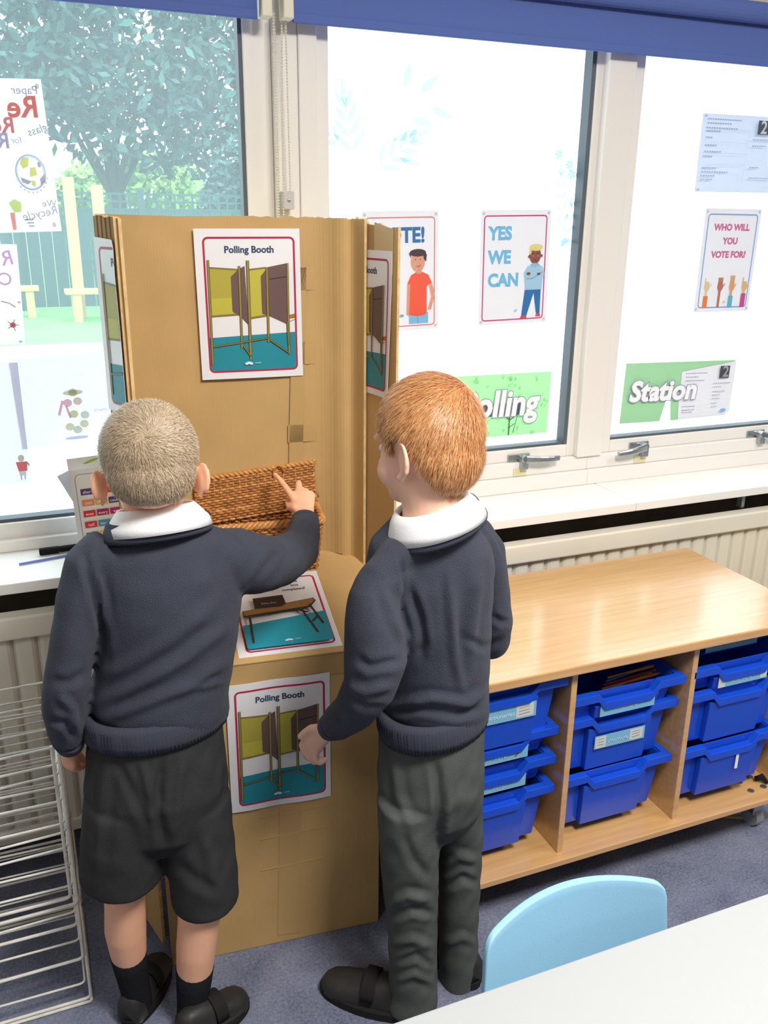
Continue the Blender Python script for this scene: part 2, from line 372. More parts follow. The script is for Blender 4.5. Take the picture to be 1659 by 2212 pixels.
# ------------------------------------------------------------------ window handles with tape under them
def handle(x, ang, win, tape=True):
    hm = MB().box((x-.042, 2.134, .872), (x+.03, 2.14, .892), METAL).cyl((x, 2.136, .882), (x, 2.106, .882), .011, METAL).box((x-.010, 2.108, .850), (x+.012, 2.130, .882), METAL).build('handle', win, bevel=.002)
    c, s_ = math.cos(math.radians(ang)), math.sin(math.radians(ang)); m_ = MB(); rings = []
    for k in range(6):
        q = k/5; L = .108*q; y = 2.106-.012*math.sin(q*PI*.8); w_, h_ = .011-.004*q, .005
        ce = Vector((x+c*L, y, .882+s_*L)); nx = Vector((-s_, 0, c))
        rings.append([ce+nx*w_*a+Vector((0, h_*b, 0)) for a, b in ((-1, -.6), (-.6, -1), (.6, -1), (1, -.6), (1, .6), (.6, 1), (-.6, 1), (-1, .6))])
    m_.loft(rings, METAL); sub(hm, 'lever', m_.mesh('lever'))
    if tape:
        s_ = Sheet(.042, .024, mat('yellowed_masking_tape', (222, 212, 170), .7, .2)); s_.build('masking_tape', plane_map((x-.028, 2.1236, .852), (x+.014, 2.1236, .852), (x-.028, 2.1236, .828)), win)
handle(1.30, -2, w2)
handle(1.725, 186, w3)
handle(2.19, -8, w3, False)
tp = MB(); tp.tube([(.985, 2.11, .79), (.985, 2.108, .806), (.985, 2.095, .826)], [.006, .007, .016], mat('yellowed_masking_tape', (0, 0, 0)), 8)
tag(tp.build('peeling_tape'), 'scrap of yellowed tape peeling at the sill behind the right child\'s neck', 'tape')
# ------------------------------------------------------------------ roller blinds
def blind(x0, x1, label, bracket_x):
    t = thing('roller_blind', ((x0+x1)/2, 2.07, 2.05), label, 'blind', 'navy roller blinds over the windows')
    MB().tube([(x0, 2.068, 2.065), (x1, 2.068, 2.065)], .026, NAVY, 20).build('roll', t, smooth=False)
    MB().box((x0+.004, 2.083, 1.958), (x1-.004, 2.0855, 2.07), NAVY).build('fabric', t)
    MB().box((x0+.004, 2.079, 1.942), (x1-.004, 2.089, 1.962), NAVY).build('hem_bar', t, bevel=.003)
    for bx in bracket_x:
        MB().box((bx-.012, 2.06, 1.945), (bx+.012, 2.1, 2.1), BEAD).build('bracket', t, bevel=.003)
    return t
b1 = blind(-1.0, .546, 'navy roller blind rolled up above the clear left window', (.558, -1.012))
b2 = blind(.617, 2.5, 'navy roller blind rolled up above the frosted windows', (.606, 2.512))
def chain(parent, strands):
    m_ = MB()
    for p0, p1 in strands:
        p0, p1 = Vector(p0), Vector(p1); n = int((p1-p0).length/.0062)
        for k in range(n): m_.ball(p0.lerp(p1, k/n), .0026, BEAD, 6, 4)
        m_.tube([p0, p1], .0008, BEAD, 5)
    m_.build('bead_chain', parent, smooth=True)
chain(b1, [(at(590, 30, 2.10), at(601, 500, 2.10)), (at(593, 30, 2.108), at(604, 500, 2.108))])
chain(b2, [(at(608, 20, 2.09), at(613, 500, 2.10)), (at(616, 20, 2.09), at(628, 436, 2.10))])
cl = at(622, 433, 2.105); k_ = MB(); k_.box((cl.x-.013, 2.095, cl.z-.02), (cl.x+.013, 2.13, cl.z+.02), mat('grey_chain_guide', (196, 192, 190), .5, .3)); k_.cyl((cl.x, 2.096, cl.z), (cl.x, 2.092, cl.z), .004, METAL)
tag(k_.build('chain_guide', bevel=.008, seg=3), 'small grey plastic chain guide on the post between the windows', 'chain guide')
# ================================================================== outside the left window
GRASS = mat('lawn_green', (108, 178, 92), .95, .1, noise=(1.2, .15))
g_ = MB(); g_.box((-40, 2.45, -.1), (60, 11.7, -.002), mat('pale_paving', (225, 228, 232), .8, .2, noise=(.8, .04))); struct(g_.build('patio'))
struct(box('lawn', (-40, 11.7, -.1), (60, 70, 0), GRASS, bevel=0))
FENCE = mat('dark_teal_fence', (40, 70, 68), .8, .2)
ft = thing('garden_fence', (1, 16, 0), 'dark green boarded fence with open trellis top beyond the lawn', 'fence')
m_ = MB()
for k in range(60): m_.box((-4+k*.2, 15.98, .05), (-4+k*.2+.19, 16.02, 1.6), FENCE)
m_.build('board_panel', ft)
m_ = MB()
for k in range(80): m_.box((-4+k*.15, 15.98, 1.6), (-4+k*.15+.035, 16.0, 1.86), FENCE)
for z in (1.6, 1.72, 1.84): m_.box((-4, 15.97, z), (8, 16.01, z+.035), FENCE)
m_.build('trellis', ft)
for k in range(7): MB().box((-4+k*2, 15.92, 0), (-3.9+k*2, 16.02, 1.95), FENCE).build('post', ft)
TIMB = mat('pale_timber', (176, 148, 98), .8, .2)
for px_, lab in ((163, 'pale timber post outside, nearer the recycling drawing'), (222, 'pale timber post outside, close to the edge of the booth')):
    p = at(px_, 560, 14.6); q = tag(box('timber_post', (p.x-.08, 14.52, 0), (p.x+.08, 14.68, 2.05 if px_ < 200 else 1.95), TIMB, bevel=.01), lab, 'post', 'timber posts on the lawn')
def bench(x0, x1, y, label):
    t = thing('garden_bench', ((x0+x1)/2, y, 0), label, 'bench', 'timber benches on the lawn')
    MB().box((x0, y-.18, .40), (x1, y+.18, .47), TIMB).build('seat', t, bevel=.01)
    for x in (x0+.1, x1-.2): MB().box((x, y-.15, 0), (x+.12, y+.15, .4), TIMB).build('leg', t)
bench(.62, 1.9, 14.2, 'timber bench outside behind the two pale posts'); bench(-1.6, .28, 15.0, 'timber bench outside beside the recycling drawing')
def leafmat(name, a, b):
    m = bpy.data.materials.new(name); m.use_nodes = True; nt = m.node_tree; p = nt.nodes['Principled BSDF']
    gi = nt.nodes.new('ShaderNodeNewGeometry'); r = nt.nodes.new('ShaderNodeValToRGB'); r.color_ramp.elements[0].color = srgb(*a); r.color_ramp.elements[1].color = srgb(*b)
    nt.links.new(gi.outputs['Random Per Island'], r.inputs[0]); nt.links.new(r.outputs[0], p.inputs['Base Color']); p.inputs['Roughness'].default_value = .6
    return m
BARK = mat('bark', (48, 46, 42), .9, .1, noise=(6, .2))
def tree(name, base, trunk_h, blobs, n, size, lm, label, cat='tree', group=None):
    t = thing(name, base, label, cat, group); bx, by, bz = base
    if trunk_h:
        m_ = MB(); m_.tube([(bx, by, 0), (bx+.05, by, trunk_h*.6), (bx-.1, by, trunk_h)], [.22, .17, .09], BARK, 10)
        for k in range(5):
            a = k*1.3; m_.tube([(bx, by, trunk_h*.6), (bx+math.cos(a)*1.2, by+math.sin(a)*.8, trunk_h+.8)], [.08, .03], BARK, 6)
        m_.build('trunk', t)
    vs = []; rng = np.random.RandomState(len(name)+n); vol = np.array([b[3]*b[4]*b[5] for b in blobs]); vol = vol/vol.sum()
    for k in range(n):
        b = blobs[rng.choice(len(blobs), p=vol)]; d = rng.normal(size=3); d /= np.linalg.norm(d); rad = rng.uniform(.35, 1)**.6
        c = Vector((b[0]+d[0]*b[3]*rad, b[1]+d[1]*b[4]*rad, max(b[2]+d[2]*b[5]*rad, .05)))
        u = Vector(rng.normal(size=3)).normalized(); w_ = u.orthogonal().normalized(); s_ = size*rng.uniform(.6, 1.3)
        vs.append([c+u*s_, c+w_*s_*.6, c-u*s_, c-w_*s_*.6])
    m_ = MB(); m_.mats = [lm]; m_.v = [tuple(p) for q in vs for p in q]; m_.f = [(4*k, 4*k+1, 4*k+2, 4*k+3) for k in range(n)]; m_.mi = [0]*n
    m_.build('foliage', t); return t
LD = leafmat('dark_leaves', (18, 46, 46), (58, 100, 94)); LL = leafmat('light_leaves', (100, 148, 62), (160, 196, 96))
tree('broadleaf_tree', (2.0, 19.5, 0), 3.0, [(-.6, 19.5, 5.0, 3.4, 1.6, 2.6), (2.6, 19.5, 4.9, 2.6, 1.6, 2.7), (4.6, 19.2, 4.3, 1.9, 1.4, 2.6), (.5, 19, 6.6, 3.5, 1.6, 1.6), (1.6, 19.2, 3.9, 2.4, 1.2, .8), (3.6, 19.2, 3.2, 1.0, .8, .8)], 15000, .13, LD, 'big dark leafy tree filling the view through the left window')
tree('shrub', (4.15, 17.2, 0), 0, [(4.15, 17.2, 1.9, .75, .6, 1.1), (3.7, 17.2, 1.5, .5, .5, .8)], 3500, .08, LD, 'dark rounded shrub just behind the trellis at the window\'s right edge', 'shrub')
tree('bush', (3.4, 24, 0), 0, [(3.6, 24, 2.2, 1.1, .8, 1.0), (3.6, 24, .8, .9, .6, .9)], 2500, .12, LL, 'bright yellow green bush left of the dark rounded shrub', 'bush', 'light bushes beyond the fence')
tree('bush', (2.1, 26, 0), 0, [(2.1, 26, 2.0, .9, .8, .95), (1.4, 26, 1.8, .8, .6, .7), (1.9, 26, .8, .9, .6, .9)], 2500, .12, LL, 'bright green bush between the two far houses', 'bush', 'light bushes beyond the fence')
def house(x0, x1, y, ze, zr, label, rc):
    t = thing('house', ((x0+x1)/2, y, 0), label, 'house', 'far houses seen through the left window')
    MB().box((x0, y, 0), (x1, y+5, ze), mat('pale_render', (176, 172, 164), .8, .2)).build('wall', t)
    xm = (x0+x1)/2; MB().prism([(x0-.3, y-.3, ze), (x1+.3, y-.3, ze), (x1-.9, y+2, zr), (x0+.9, y+2, zr)], (0, 0, .12), mat('roof_%d' % rc[0], rc, .8, .2)).build('roof', t)
    for k in range(2):
        xa = x0+.8+k*(x1-x0)*.45; w_ = MB().box((xa, y-.05, ze-1.2), (xa+1.0, y-.01, ze-.3), mat('white_upvc', (235, 238, 240), .4, .3)).build('window', t)
        sub(w_, 'pane', MB().box((xa+.08, y-.06, ze-1.12), (xa+.92, y-.05, ze-.38), mat('dark_far_glass', (150, 170, 180), .2, .5)).mesh('pane'))
    return t
house(-2.0, 3.4, 34, 2.55, 3.5, 'far house with a pale pinkish roof, nearer the recycling drawing', (128, 116, 112))
house(5.0, 7.6, 32, 2.1, 2.95, 'far house with a grey hipped roof between the bushes', (98, 108, 116))
# ================================================================== cardboard polling booth
BO = Vector((.1455, 1.538, 0)); BU = Vector((.99525, -.0974, 0)); BV = Vector((.0974, .99525, 0)); BD = .345; BWID = .464; ZF, ZB = .708, .797
def B(u, v, z): return BO+BU*u+BV*v+Vector((0, 0, z))
def ztop(v): return ZF+(ZB-ZF)*v/BD
TOPN = (Vector((0, 0, 1))*BD-BV*(ZB-ZF)).normalized(); TOPV = (BV*BD+Vector((0, 0, ZB-ZF))).normalized()
def onplane(px, py, p0, n):
    d = ray(px, py); o = Vector((0, 0, CAMH)); return o+d*((p0-o).dot(n)/d.dot(n))
booth = thing('cardboard_booth', B(.23, .17, 0), 'tall brown cardboard polling booth with a counter box and upright back panel', 'cardboard booth')
m_ = MB()
m_.prism([B(0, .006, 0), B(BWID, .006, 0), B(BWID, .006, ZF-.004), B(0, .006, ZF-.004)], BV*-.006, CARD)
m_.prism([B(0, .006, 0), B(0, BD, 0), B(0, BD, ZB-.004), B(0, .006, ZF-.004)], BU*.006, CARD)
m_.prism([B(BWID-.006, .006, 0), B(BWID-.006, BD, 0), B(BWID-.006, BD, ZB-.004), B(BWID-.006, .006, ZF-.004)], BU*.006, CARD)
m_.prism([B(0, BD, 0), B(BWID, BD, 0), B(BWID, BD, ZB-.01), B(0, BD, ZB-.01)], BV*.006, CARD)
m_.build('counter_box', booth, bevel=.002)
MB().prism([B(-.002, -.002, ZF-.005), B(BWID+.002, -.002, ZF-.005), B(BWID+.014, .10, ztop(.10)-.005), B(BWID+.046, BD, ZB-.005), B(-.002, BD, ZB-.005)], TOPN*.006, CARD).build('counter_top', booth, bevel=.002)
# upright back panel with its right end curling forward
RE = at(789, 700, 1.75)
path = [B(-.02, BD, 0), B(.12, BD, 0), B(.28, BD-.002, 0), B(.39, BD-.004, 0), B(.43, BD-.012, 0), B(.462, BD-.04, 0), Vector((RE.x-.012, 1.80, 0)), Vector((RE.x, 1.757, 0))]
def chaikin(P_, n=2):
    P_ = [Vector(p) for p in P_]
    for _ in range(n):
        Q = [P_[0]]
        for a, b in zip(P_[:-1], P_[1:]): Q += [a.lerp(b, .25), a.lerp(b, .75)]
        P_ = Q+[P_[-1]]
    return P_
def panel(name, path, z0, z1, th, material, parent, jag=.003, n=5, inward=None):
    """upright sheet of card following a plan path; th to the right-hand side of the path"""
    pts = []
    for a, b in zip(path[:-1], path[1:]):
        for k in range(n): pts.append(Vector(a).lerp(Vector(b), k/n))
    pts.append(Vector(path[-1])); rng = np.random.RandomState(len(name)); rings = []
    tops = [ (z1 if not callable(z1) else z1(i/(len(pts)-1)))+rng.uniform(-jag, jag)*.6 for i in range(len(pts))]
    vs = []; N = len(pts)
    for i, p in enumerate(pts):
        t = (pts[min(i+1, N-1)]-pts[max(i-1, 0)]).normalized(); nr = Vector((t.y, -t.x, 0))*th; zb = z0 if not callable(z0) else z0(i/(N-1))
        vs += [p+Vector((0, 0, zb)), p+Vector((0, 0, tops[i])), p+nr+Vector((0, 0, tops[i])), p+nr+Vector((0, 0, zb))]
    m_ = MB(); m_.v = [tuple(v) for v in vs]; a = m_.m(material); e = m_.m(CARDEDGE)
    for i in range(N-1):
        k = 4*i
        for q, mi in (((k, k+4, k+5, k+1), a), ((k+1, k+5, k+6, k+2), e), ((k+2, k+6, k+7, k+3), a), ((k+3, k+7, k+4, k), e)): m_.f.append(q); m_.mi.append(mi)
    m_.f += [(0, 1, 2, 3), (4*N-1, 4*N-2, 4*N-3, 4*N-4)]; m_.mi += [e, e]
    return m_.build(name, parent)
panel('back_panel', [path[0]]+chaikin(path[2:]), lambda t: ZB-.004 if t < .6 else ZB-.02, lambda t: 1.539-.004*t, -.006, CARD, booth, n=2)
L0, L1, L2 = at(206, 480, 1.86), at(222, 700, 1.630), at(263, 700, 1.563)
for p in (L0, L1, L2): p.z = 0
lpath = [L0, L1.lerp(L0, .5), L1, L2]
panel('left_wing', lpath, .70, lambda t: 1.541-.006*t, -.012, CARDFLUTE, booth)
panel('left_wing_lining', [L2+Vector((.0125, -.003, 0)), L2.lerp(L1, .5)+Vector((.0125, 0, 0)), L1+Vector((.0125, 0, 0)), L0.lerp(L1, .3)+Vector((.0128, 0, 0))], .705, 1.534, -.006, CARD, booth, jag=.004)
R0, R1, R2 = Vector((RE.x+.034, 1.90, 0)), Vector((RE.x+.010, 1.765, 0)), at(857, 700, 1.655); R2.z = 0
panel('right_wing', [R0, R1, R2], .72, lambda t: 1.538-.018*t, -.006, CARD, booth, jag=.009)
fl = at(352, 1960, 1.57)
panel('side_flap', [Vector((.105, 1.70, 0)), Vector((fl.x, 1.575, 0))], .03, .5, .006, CARD, booth, jag=.01)
# parcel tape on the card
def tape(q, parent=booth, m=TAPE):
    a, b, c, d = q; n = (b-a).cross(d-a).normalized()
    MB().prism([p+n*.0004 for p in (a, b, c, d)], n*.0005, m).build('parcel_tape', parent)
bp0, bn = B(0, BD-.0065, 0), -BV
def onback(px, py): return onplane(px, py, bp0, bn)
for x0, y0, x1, y1 in ((640, 578, 742, 628), (640, 738, 738, 788), (622, 918, 728, 956), (652, 1150, 738, 1184)):
    tape([onback(x0, y1), onback(x1, y1-6), onback(x1, y0-2), onback(x0, y0)])
tape([onback(622, 1100), onback(652, 1098), onback(662, 560), onback(632, 560)], m=mat('clear_tape_strip', (196, 160, 105), .45, .4))
fp0, fn = B(0, 0, 0), -BV
def onfront(px, py): return onplane(px, py, fp0, fn)
tape([B(.002, -.0006, ZF-.05), B(BWID-.002, -.0006, ZF-.05), B(BWID-.002, -.0006, ZF-.004), B(.002, -.0006, ZF-.004)])
tape([onfront(600, 2020), onfront(648, 2014), onfront(650, 1740), onfront(604, 1745)], m=mat('clear_tape_strip', (0, 0, 0)))
for z in (.34, .285, .205):
    MB().prism([B(.20, -.0002, z), B(.30+z*.2, -.0002, z+.004), B(.30+z*.2, -.0002, z+.0052), B(.20, -.0002, z+.0016)], BV*-.0012, mat('creased_card', (206, 168, 116), .8, .1)).build('crease', booth)
w_ = R1.lerp(R2, .25); w2_ = R1.lerp(R2, .86); nr_ = Vector((-(R2-R1).normalized().y, (R2-R1).normalized().x, 0))
nr_ = nr_ if nr_.x < 0 else -nr_
tape([w_+nr_*.0006+Vector((0, 0, 1.44)), w2_+nr_*.0006+Vector((0, 0, 1.43)), w2_+nr_*.0006+Vector((0, 0, 1.518)), w_+nr_*.0006+Vector((0, 0, 1.53))], m=mat('pale_parcel_tape', (208, 176, 130), .3, .5))
# ------------------------------------------------------------------ printed posters on the booth
RED, TEAL, OLIVE, OLV2, BRN, FRAME, INKB = (186, 46, 78), (42, 142, 158), (182, 168, 72), (196, 186, 74), (112, 88, 84), (138, 120, 68), (58, 74, 104)
def logo(s, u, v, c=(236, 240, 244)):
    for du, dv, a in ((-.022, .002, .018), (0, -.003, .024), (.022, .002, .018)): s.oval(u+du, v+dv, a, .009, c, 10)
    for k in range(5): s.rect(u+.06+k*.012, v-.003, u+.068+k*.012, v+.002, c)
def polling(w, h):
    s = Sheet(w, h); s.frame(.075, .052, .95, .955, .011, .0042, RED)
    s.text('Polling Booth', .51, .155, .062, INKB, .0006)
    s.poly([(.093, .715), (.932, .69), (.932, .925), (.915, .941), (.11, .941), (.093, .925)], TEAL)
    s.poly([(.93, .565), (.86, .575), (.86, .60), (.93, .595)], (178, 120, 58)); s.line([(.87, .62), (.93, .605)], .001, BRN)
    s.poly([(.12, .245), (.40, .262), (.40, .565), (.12, .575)], OLIVE); s.poly([(.13, .45), (.33, .45), (.33, .562), (.13, .566)], OLV2)
    s.line([(.12, .25), (.40, .265)], .0035, FRAME); s.line([(.115, .57), (.40, .56)], .0038, FRAME)
    s.poly([(.325, .31), (.40, .262), (.46, .24), (.475, .635), (.40, .575), (.325, .54)], BRN)
    s.poly([(.50, .262), (.66, .25), (.66, .575), (.50, .59)], OLV2); s.line([(.50, .266), (.66, .254)], .0035, FRAME); s.line([(.49, .588), (.66, .572)], .0038, FRAME)
    s.poly([(.61, .31), (.68, .25), (.87, .225), (.87, .64), (.68, .575), (.61, .56)], BRN); s.line([(.69, .33), (.86, .315)], .0018, (60, 44, 42))
    for u0, v0, v1, t in ((.118, .2, .90, .0050), (.408, .24, .79, .0050), (.49, .205, .872, .0062), (.672, .25, .755, .0050), (.872, .225, .845, .0046)):
        s.line([(u0, v0), (u0-.008, v1)], t, (70, 62, 36)); s.line([(u0, v0), (u0-.008, v1)], t*.66, (158, 138, 66))
    for a, b in (((.125, .775), (.41, .75)), ((.41, .75), (.67, .725)), ((.41, .77), (.485, .85)), ((.67, .735), (.865, .835)), ((.855, .62), (.86, .78))): s.line([a, b], .0036, (70, 62, 36)); s.line([a, b], .0022, (140, 124, 62))
    logo(s, .46, .895); return s
def thing_sheet(o, label, cat='poster', group=None): return tag(o, label, cat, group)
# back panel
q = [onplane(*p, B(0, BD-.0095, 0), bn) for p in ((416.8, 493.6), (646.6, 493.6), (434.8, 821))]
s = polling((q[1]-q[0]).length, (q[2]-q[0]).length); base = plane_map(*q)
thing_sheet(s.build('poster', lambda x, y, d: base(x, y, d+.004*max(0, -y/.3-.75)*(1+math.sin(x*16))), cuts=8, vcuts=8), 'polling booth poster stuck high on the cardboard back panel', 'poster', 'polling booth posters')
# counter front, partly behind the left child
tr = onplane(711.5, 1451, B(0, -.0015, 0), fn); s = polling(.210, .297); tl = tr-BU*.21; base2 = plane_map(tl, tr, tl-Vector((0, 0, .297)))
thing_sheet(s.build('poster', lambda x, y, d: base2(x, y, d+.0030+.0016*math.sin(x*48)), cuts=60), 'polling booth poster on the front of the counter box, between the two children', 'poster', 'polling booth posters')
# left wing outside
def along(path, start, off, sgn=1):
    P_ = [Vector(p) for p in path]; seg = [(b-a).length for a, b in zip(P_[:-1], P_[1:])]
    def f(x, ztop_, d):
        x += start
        for i, L in enumerate(seg):
            if x <= L or i == len(seg)-1: break
            x -= L
        t = (P_[i+1]-P_[i]).normalized(); n = Vector((-t.y, t.x, 0))*sgn; return P_[i]+t*x+n*(off+d)+Vector((0, 0, ztop_))
    return f
def crop(s, umax=None, umin=None):
    """keep only part of a sheet (trimmed edge)"""
    el = []
    for v, fs, c in s.el:
        bm = bmesh.new(); bv = [bm.verts.new((a, b, 0)) for a, b in v]
        for t in fs:
            try: bm.faces.new([bv[k] for k in t])
            except ValueError: pass
        if umax is not None: bmesh.ops.bisect_plane(bm, geom=bm.verts[:]+bm.edges[:]+bm.faces[:], plane_co=(umax*s.w, 0, 0), plane_no=(1, 0, 0), clear_outer=True)
        bm.verts.index_update()
        el.append(([(q.co.x, q.co.y) for q in bm.verts], [tuple(q.index for q in f.verts) for f in bm.faces], c)); bm.free()
    s.el = el
    if umax is not None: s.outline = [(0, 0), (umax-.02, .012), (umax, .06), (umax-.012, .2), (umax, .5), (umax, 1), (0, 1)]
    return s
fL = along([L1, L2], 0, .0012, -1); s = crop(polling(.210, .297), (L2-L1).length/.21-.015)
zl = at(223, 511, 1.63).z
thing_sheet(s.build('poster', lambda x, y, d: fL(x, zl+y, d+.0018), cuts=6), 'polling booth poster wrapped on the booth\'s left wing', 'poster', 'polling booth posters')
# right wing inside
pr_ = at(846, 543, 1.672); Lr = (Vector((pr_.x, 1.672, 0))-R1).dot((R2-R1).normalized()); fR = along([R0, R1, R2], (R1-R0).length+Lr-.21, .0012, -1)
s = polling(.210, .297); thing_sheet(s.build('poster', lambda x, y, d: fR(x, pr_.z+y, d+.001+.010*max(0, (x/.21-.62)/.38)**2*max(0, -y/.297-.25)), cuts=44, vcuts=8), 'polling booth poster half hidden inside the booth\'s right wing', 'poster', 'polling booth posters')
# flat on the counter
s = Sheet(.21, .258); s.frame(.075, .052, .95, .955, .011, .0042, RED)
s.text('one', .72, .13, .044, INKB, .0002); s.text('box', .72, .185, .044, INKB, .0002); s.text('completed!', .70, .24, .044, INKB, .0002)
for k in range(3): s.scribble(.2, .6, .105+.04*k, .006, INKB, 12)
s.poly([(.093, .66), (.932, .58), (.932, .925), (.915, .941), (.11, .941), (.093, .925)], (34, 150, 172))
s.poly([(.12, .48), (.86, .40), (.88, .44), (.80, .52), (.12, .56)], (60, 48, 40)); s.poly([(.13, .48), (.85, .405), (.865, .435), (.79, .50), (.13, .54)], (158, 118, 72))
s.poly([(.25, .33), (.56, .32), (.57, .44), (.52, .47), (.25, .47)], (62, 48, 46)); s.text('Ballot Box', .40, .42, .03, (190, 180, 176), 0)
for a, b in (((.70, .51), (.80, .84)), ((.80, .48), (.88, .74)), ((.62, .52), (.76, .58)), ((.78, .70), (.85, .64)), ((.18, .56), (.16, .88))): s.line([a, b], .005, (58, 52, 46))
logo(s, .50, .89)
bt = lambda x, y, d: B(.175, .012, ztop(.012))+BU*x+TOPV*(.258+y)+TOPN*(.0022+d)
thing_sheet(s.build('poster', bt), 'ballot box instruction sheet lying flat on the counter in front of the basket')
# ------------------------------------------------------------------ wicker basket
WIC = mat('wicker', (178, 116, 58), .38, .5, noise=(60, .25)); WICL = mat('wicker_pale', (206, 146, 82), .35, .5, noise=(60, .2))
bas = thing('wicker_basket', B(.27, .26, ztop(.26)), 'honey brown wicker basket with its hinged lid standing open', 'basket')
U0, U1, V0, V1 = .142, .388, .268, .332; Hb = .115
def K(u, v, z): return B(u, v, ztop(v)+.003+z)
def perim(z, grow, n=132):
    u0, u1, v0, v1 = U0-grow, U1+grow, V0-grow*.6, V1+grow*.3; a, b = u1-u0, v1-v0; P_ = 2*(a+b); out = []
    for k in range(n):
        t = P_*k/n
        if t < a: out.append((u0+t, v0, 0, -1))
        elif t < a+b: out.append((u1, v0+t-a, 1, 0))
        elif t < 2*a+b: out.append((u1-(t-a-b), v1, 0, 1))
        else: out.append((u0, v1-(t-2*a-b), -1, 0))
    return out
m_ = MB()
for r_ in range(17):
    z = .006+r_*.0064; g = .012*z/Hb; pts = []
    for k, (u, v, nu, nv) in enumerate(perim(z, g)):
        w_ = .0022*math.sin(k*PI/2+PI*r_); pts.append(K(u+nu*w_, v+nv*w_, z))
    m_.tube(pts+[pts[0]], .0034, WIC, 6)
lo = [K(u, v, .002) for u, v in ((U0, V0), (U1, V0), (U1, V1), (U0, V1))]; m_.prism(lo, (0, 0, .004), WIC)
m_.build('woven_body', bas, smooth=True)
m_ = MB()
for k in range(0, 132, 4):
    u, v, nu, nv = perim(0, 0)[k]; u2, v2, _, _ = perim(0, .012)[k]; m_.tube([K(u, v, 0), K(u2, v2, Hb)], .0028, WICL, 5)
m_.build('stakes', bas)
m_ = MB()
for ph in (0, PI*2/3, PI*4/3):
    pts = []
    for k, (u, v, nu, nv) in enumerate(perim(Hb, .013, 220)):
        a = k*2*PI/11+ph; pts.append(K(u+nu*.005*math.cos(a), v+nv*.005*math.cos(a), Hb+.004+.005*math.sin(a)))
    m_.tube(pts+[pts[0]], .0042, WICL, 6)
m_.build('braided_rim', bas, smooth=True)
lidv = V1-.004; m_ = MB()
def LK(u, z): return B(u, lidv+.010*z/.1, ztop(V1)+Hb+.002+z+.022*(u-U0)/(U1-U0)-.022)
for r_ in range(17):
    z = r_*.0058; m_.tube([LK(U0-.012+(U1-U0+.024)*k/64, z)+BV*(.002*math.sin(k*PI/2+PI*r_)) for k in range(65)], .0032, WIC if r_ % 4 else WICL, 6)
for k in range(20): m_.tube([LK(U0-.01+(U1-U0+.02)*k/19, -.004), LK(U0-.01+(U1-U0+.02)*k/19, .1)], .0026, WIC, 5)
m_.build('lid', bas, smooth=True)
m_ = MB()
for ph in (0, PI): m_.tube([LK(U0-.014+(U1-U0+.028)*k/90, .1+.003*math.sin(k*.9+ph))+BV*.003*math.cos(k*.9+ph) for k in range(91)], .004, WICL, 6)
m_.build('lid_edge', bas, smooth=True)
for u, z in ((U0+.008, .02), (U1+.006, .02), (U0+.175, .088)):
    c = LK(u, z); MB().tube([c+BU*.012*math.cos(a)+Vector((0, 0, .02*math.sin(a)))-BV*(.006+.004*math.sin(a)) for a in [2*PI*k/14 for k in range(15)]], .0018, WICL, 6).build('cane_loop', bas, smooth=True)
# ================================================================== tray cabinet
YD, YB, YFR = 1.400, 1.868, 1.3755; ZBS, ZTP = .139, .641
cab = thing('tray_cabinet', (1.19, 1.62, 0), 'low beech tray cabinet on castors with three bays of blue trays', 'cabinet')
box('top', (.660, YFR, ZTP-.022), (1.712, YB, ZTP), BEECH, cab, .003)
box('base', (.660, YFR, ZBS-.016), (1.712, YB, ZBS), BEECH, cab, .002)
for x in (.670, 1.0165, 1.3475, 1.694): box('upright_panel', (x, YD, ZBS), (x+.015, YB, ZTP-.022), BEECH, cab, .0015)
box('back_board', (.685, YB-.008, ZBS), (1.694, YB-.002, ZTP-.022), BEECH, cab, 0)
def castor(x, y):
    MB().tube([(x-.012, y, .03), (x+.012, y, .03)], .03, mat('grey_castor', (150, 152, 154), .45, .4), 20).build('castor_wheel', cab)
    MB().box((x-.016, y-.020, .04), (x+.016, y+.012, ZBS-.016), METAL).build('castor_bracket', cab, bevel=.003)
for x in (.74, 1.672):
    for y in (1.452, 1.80): castor(x, y)
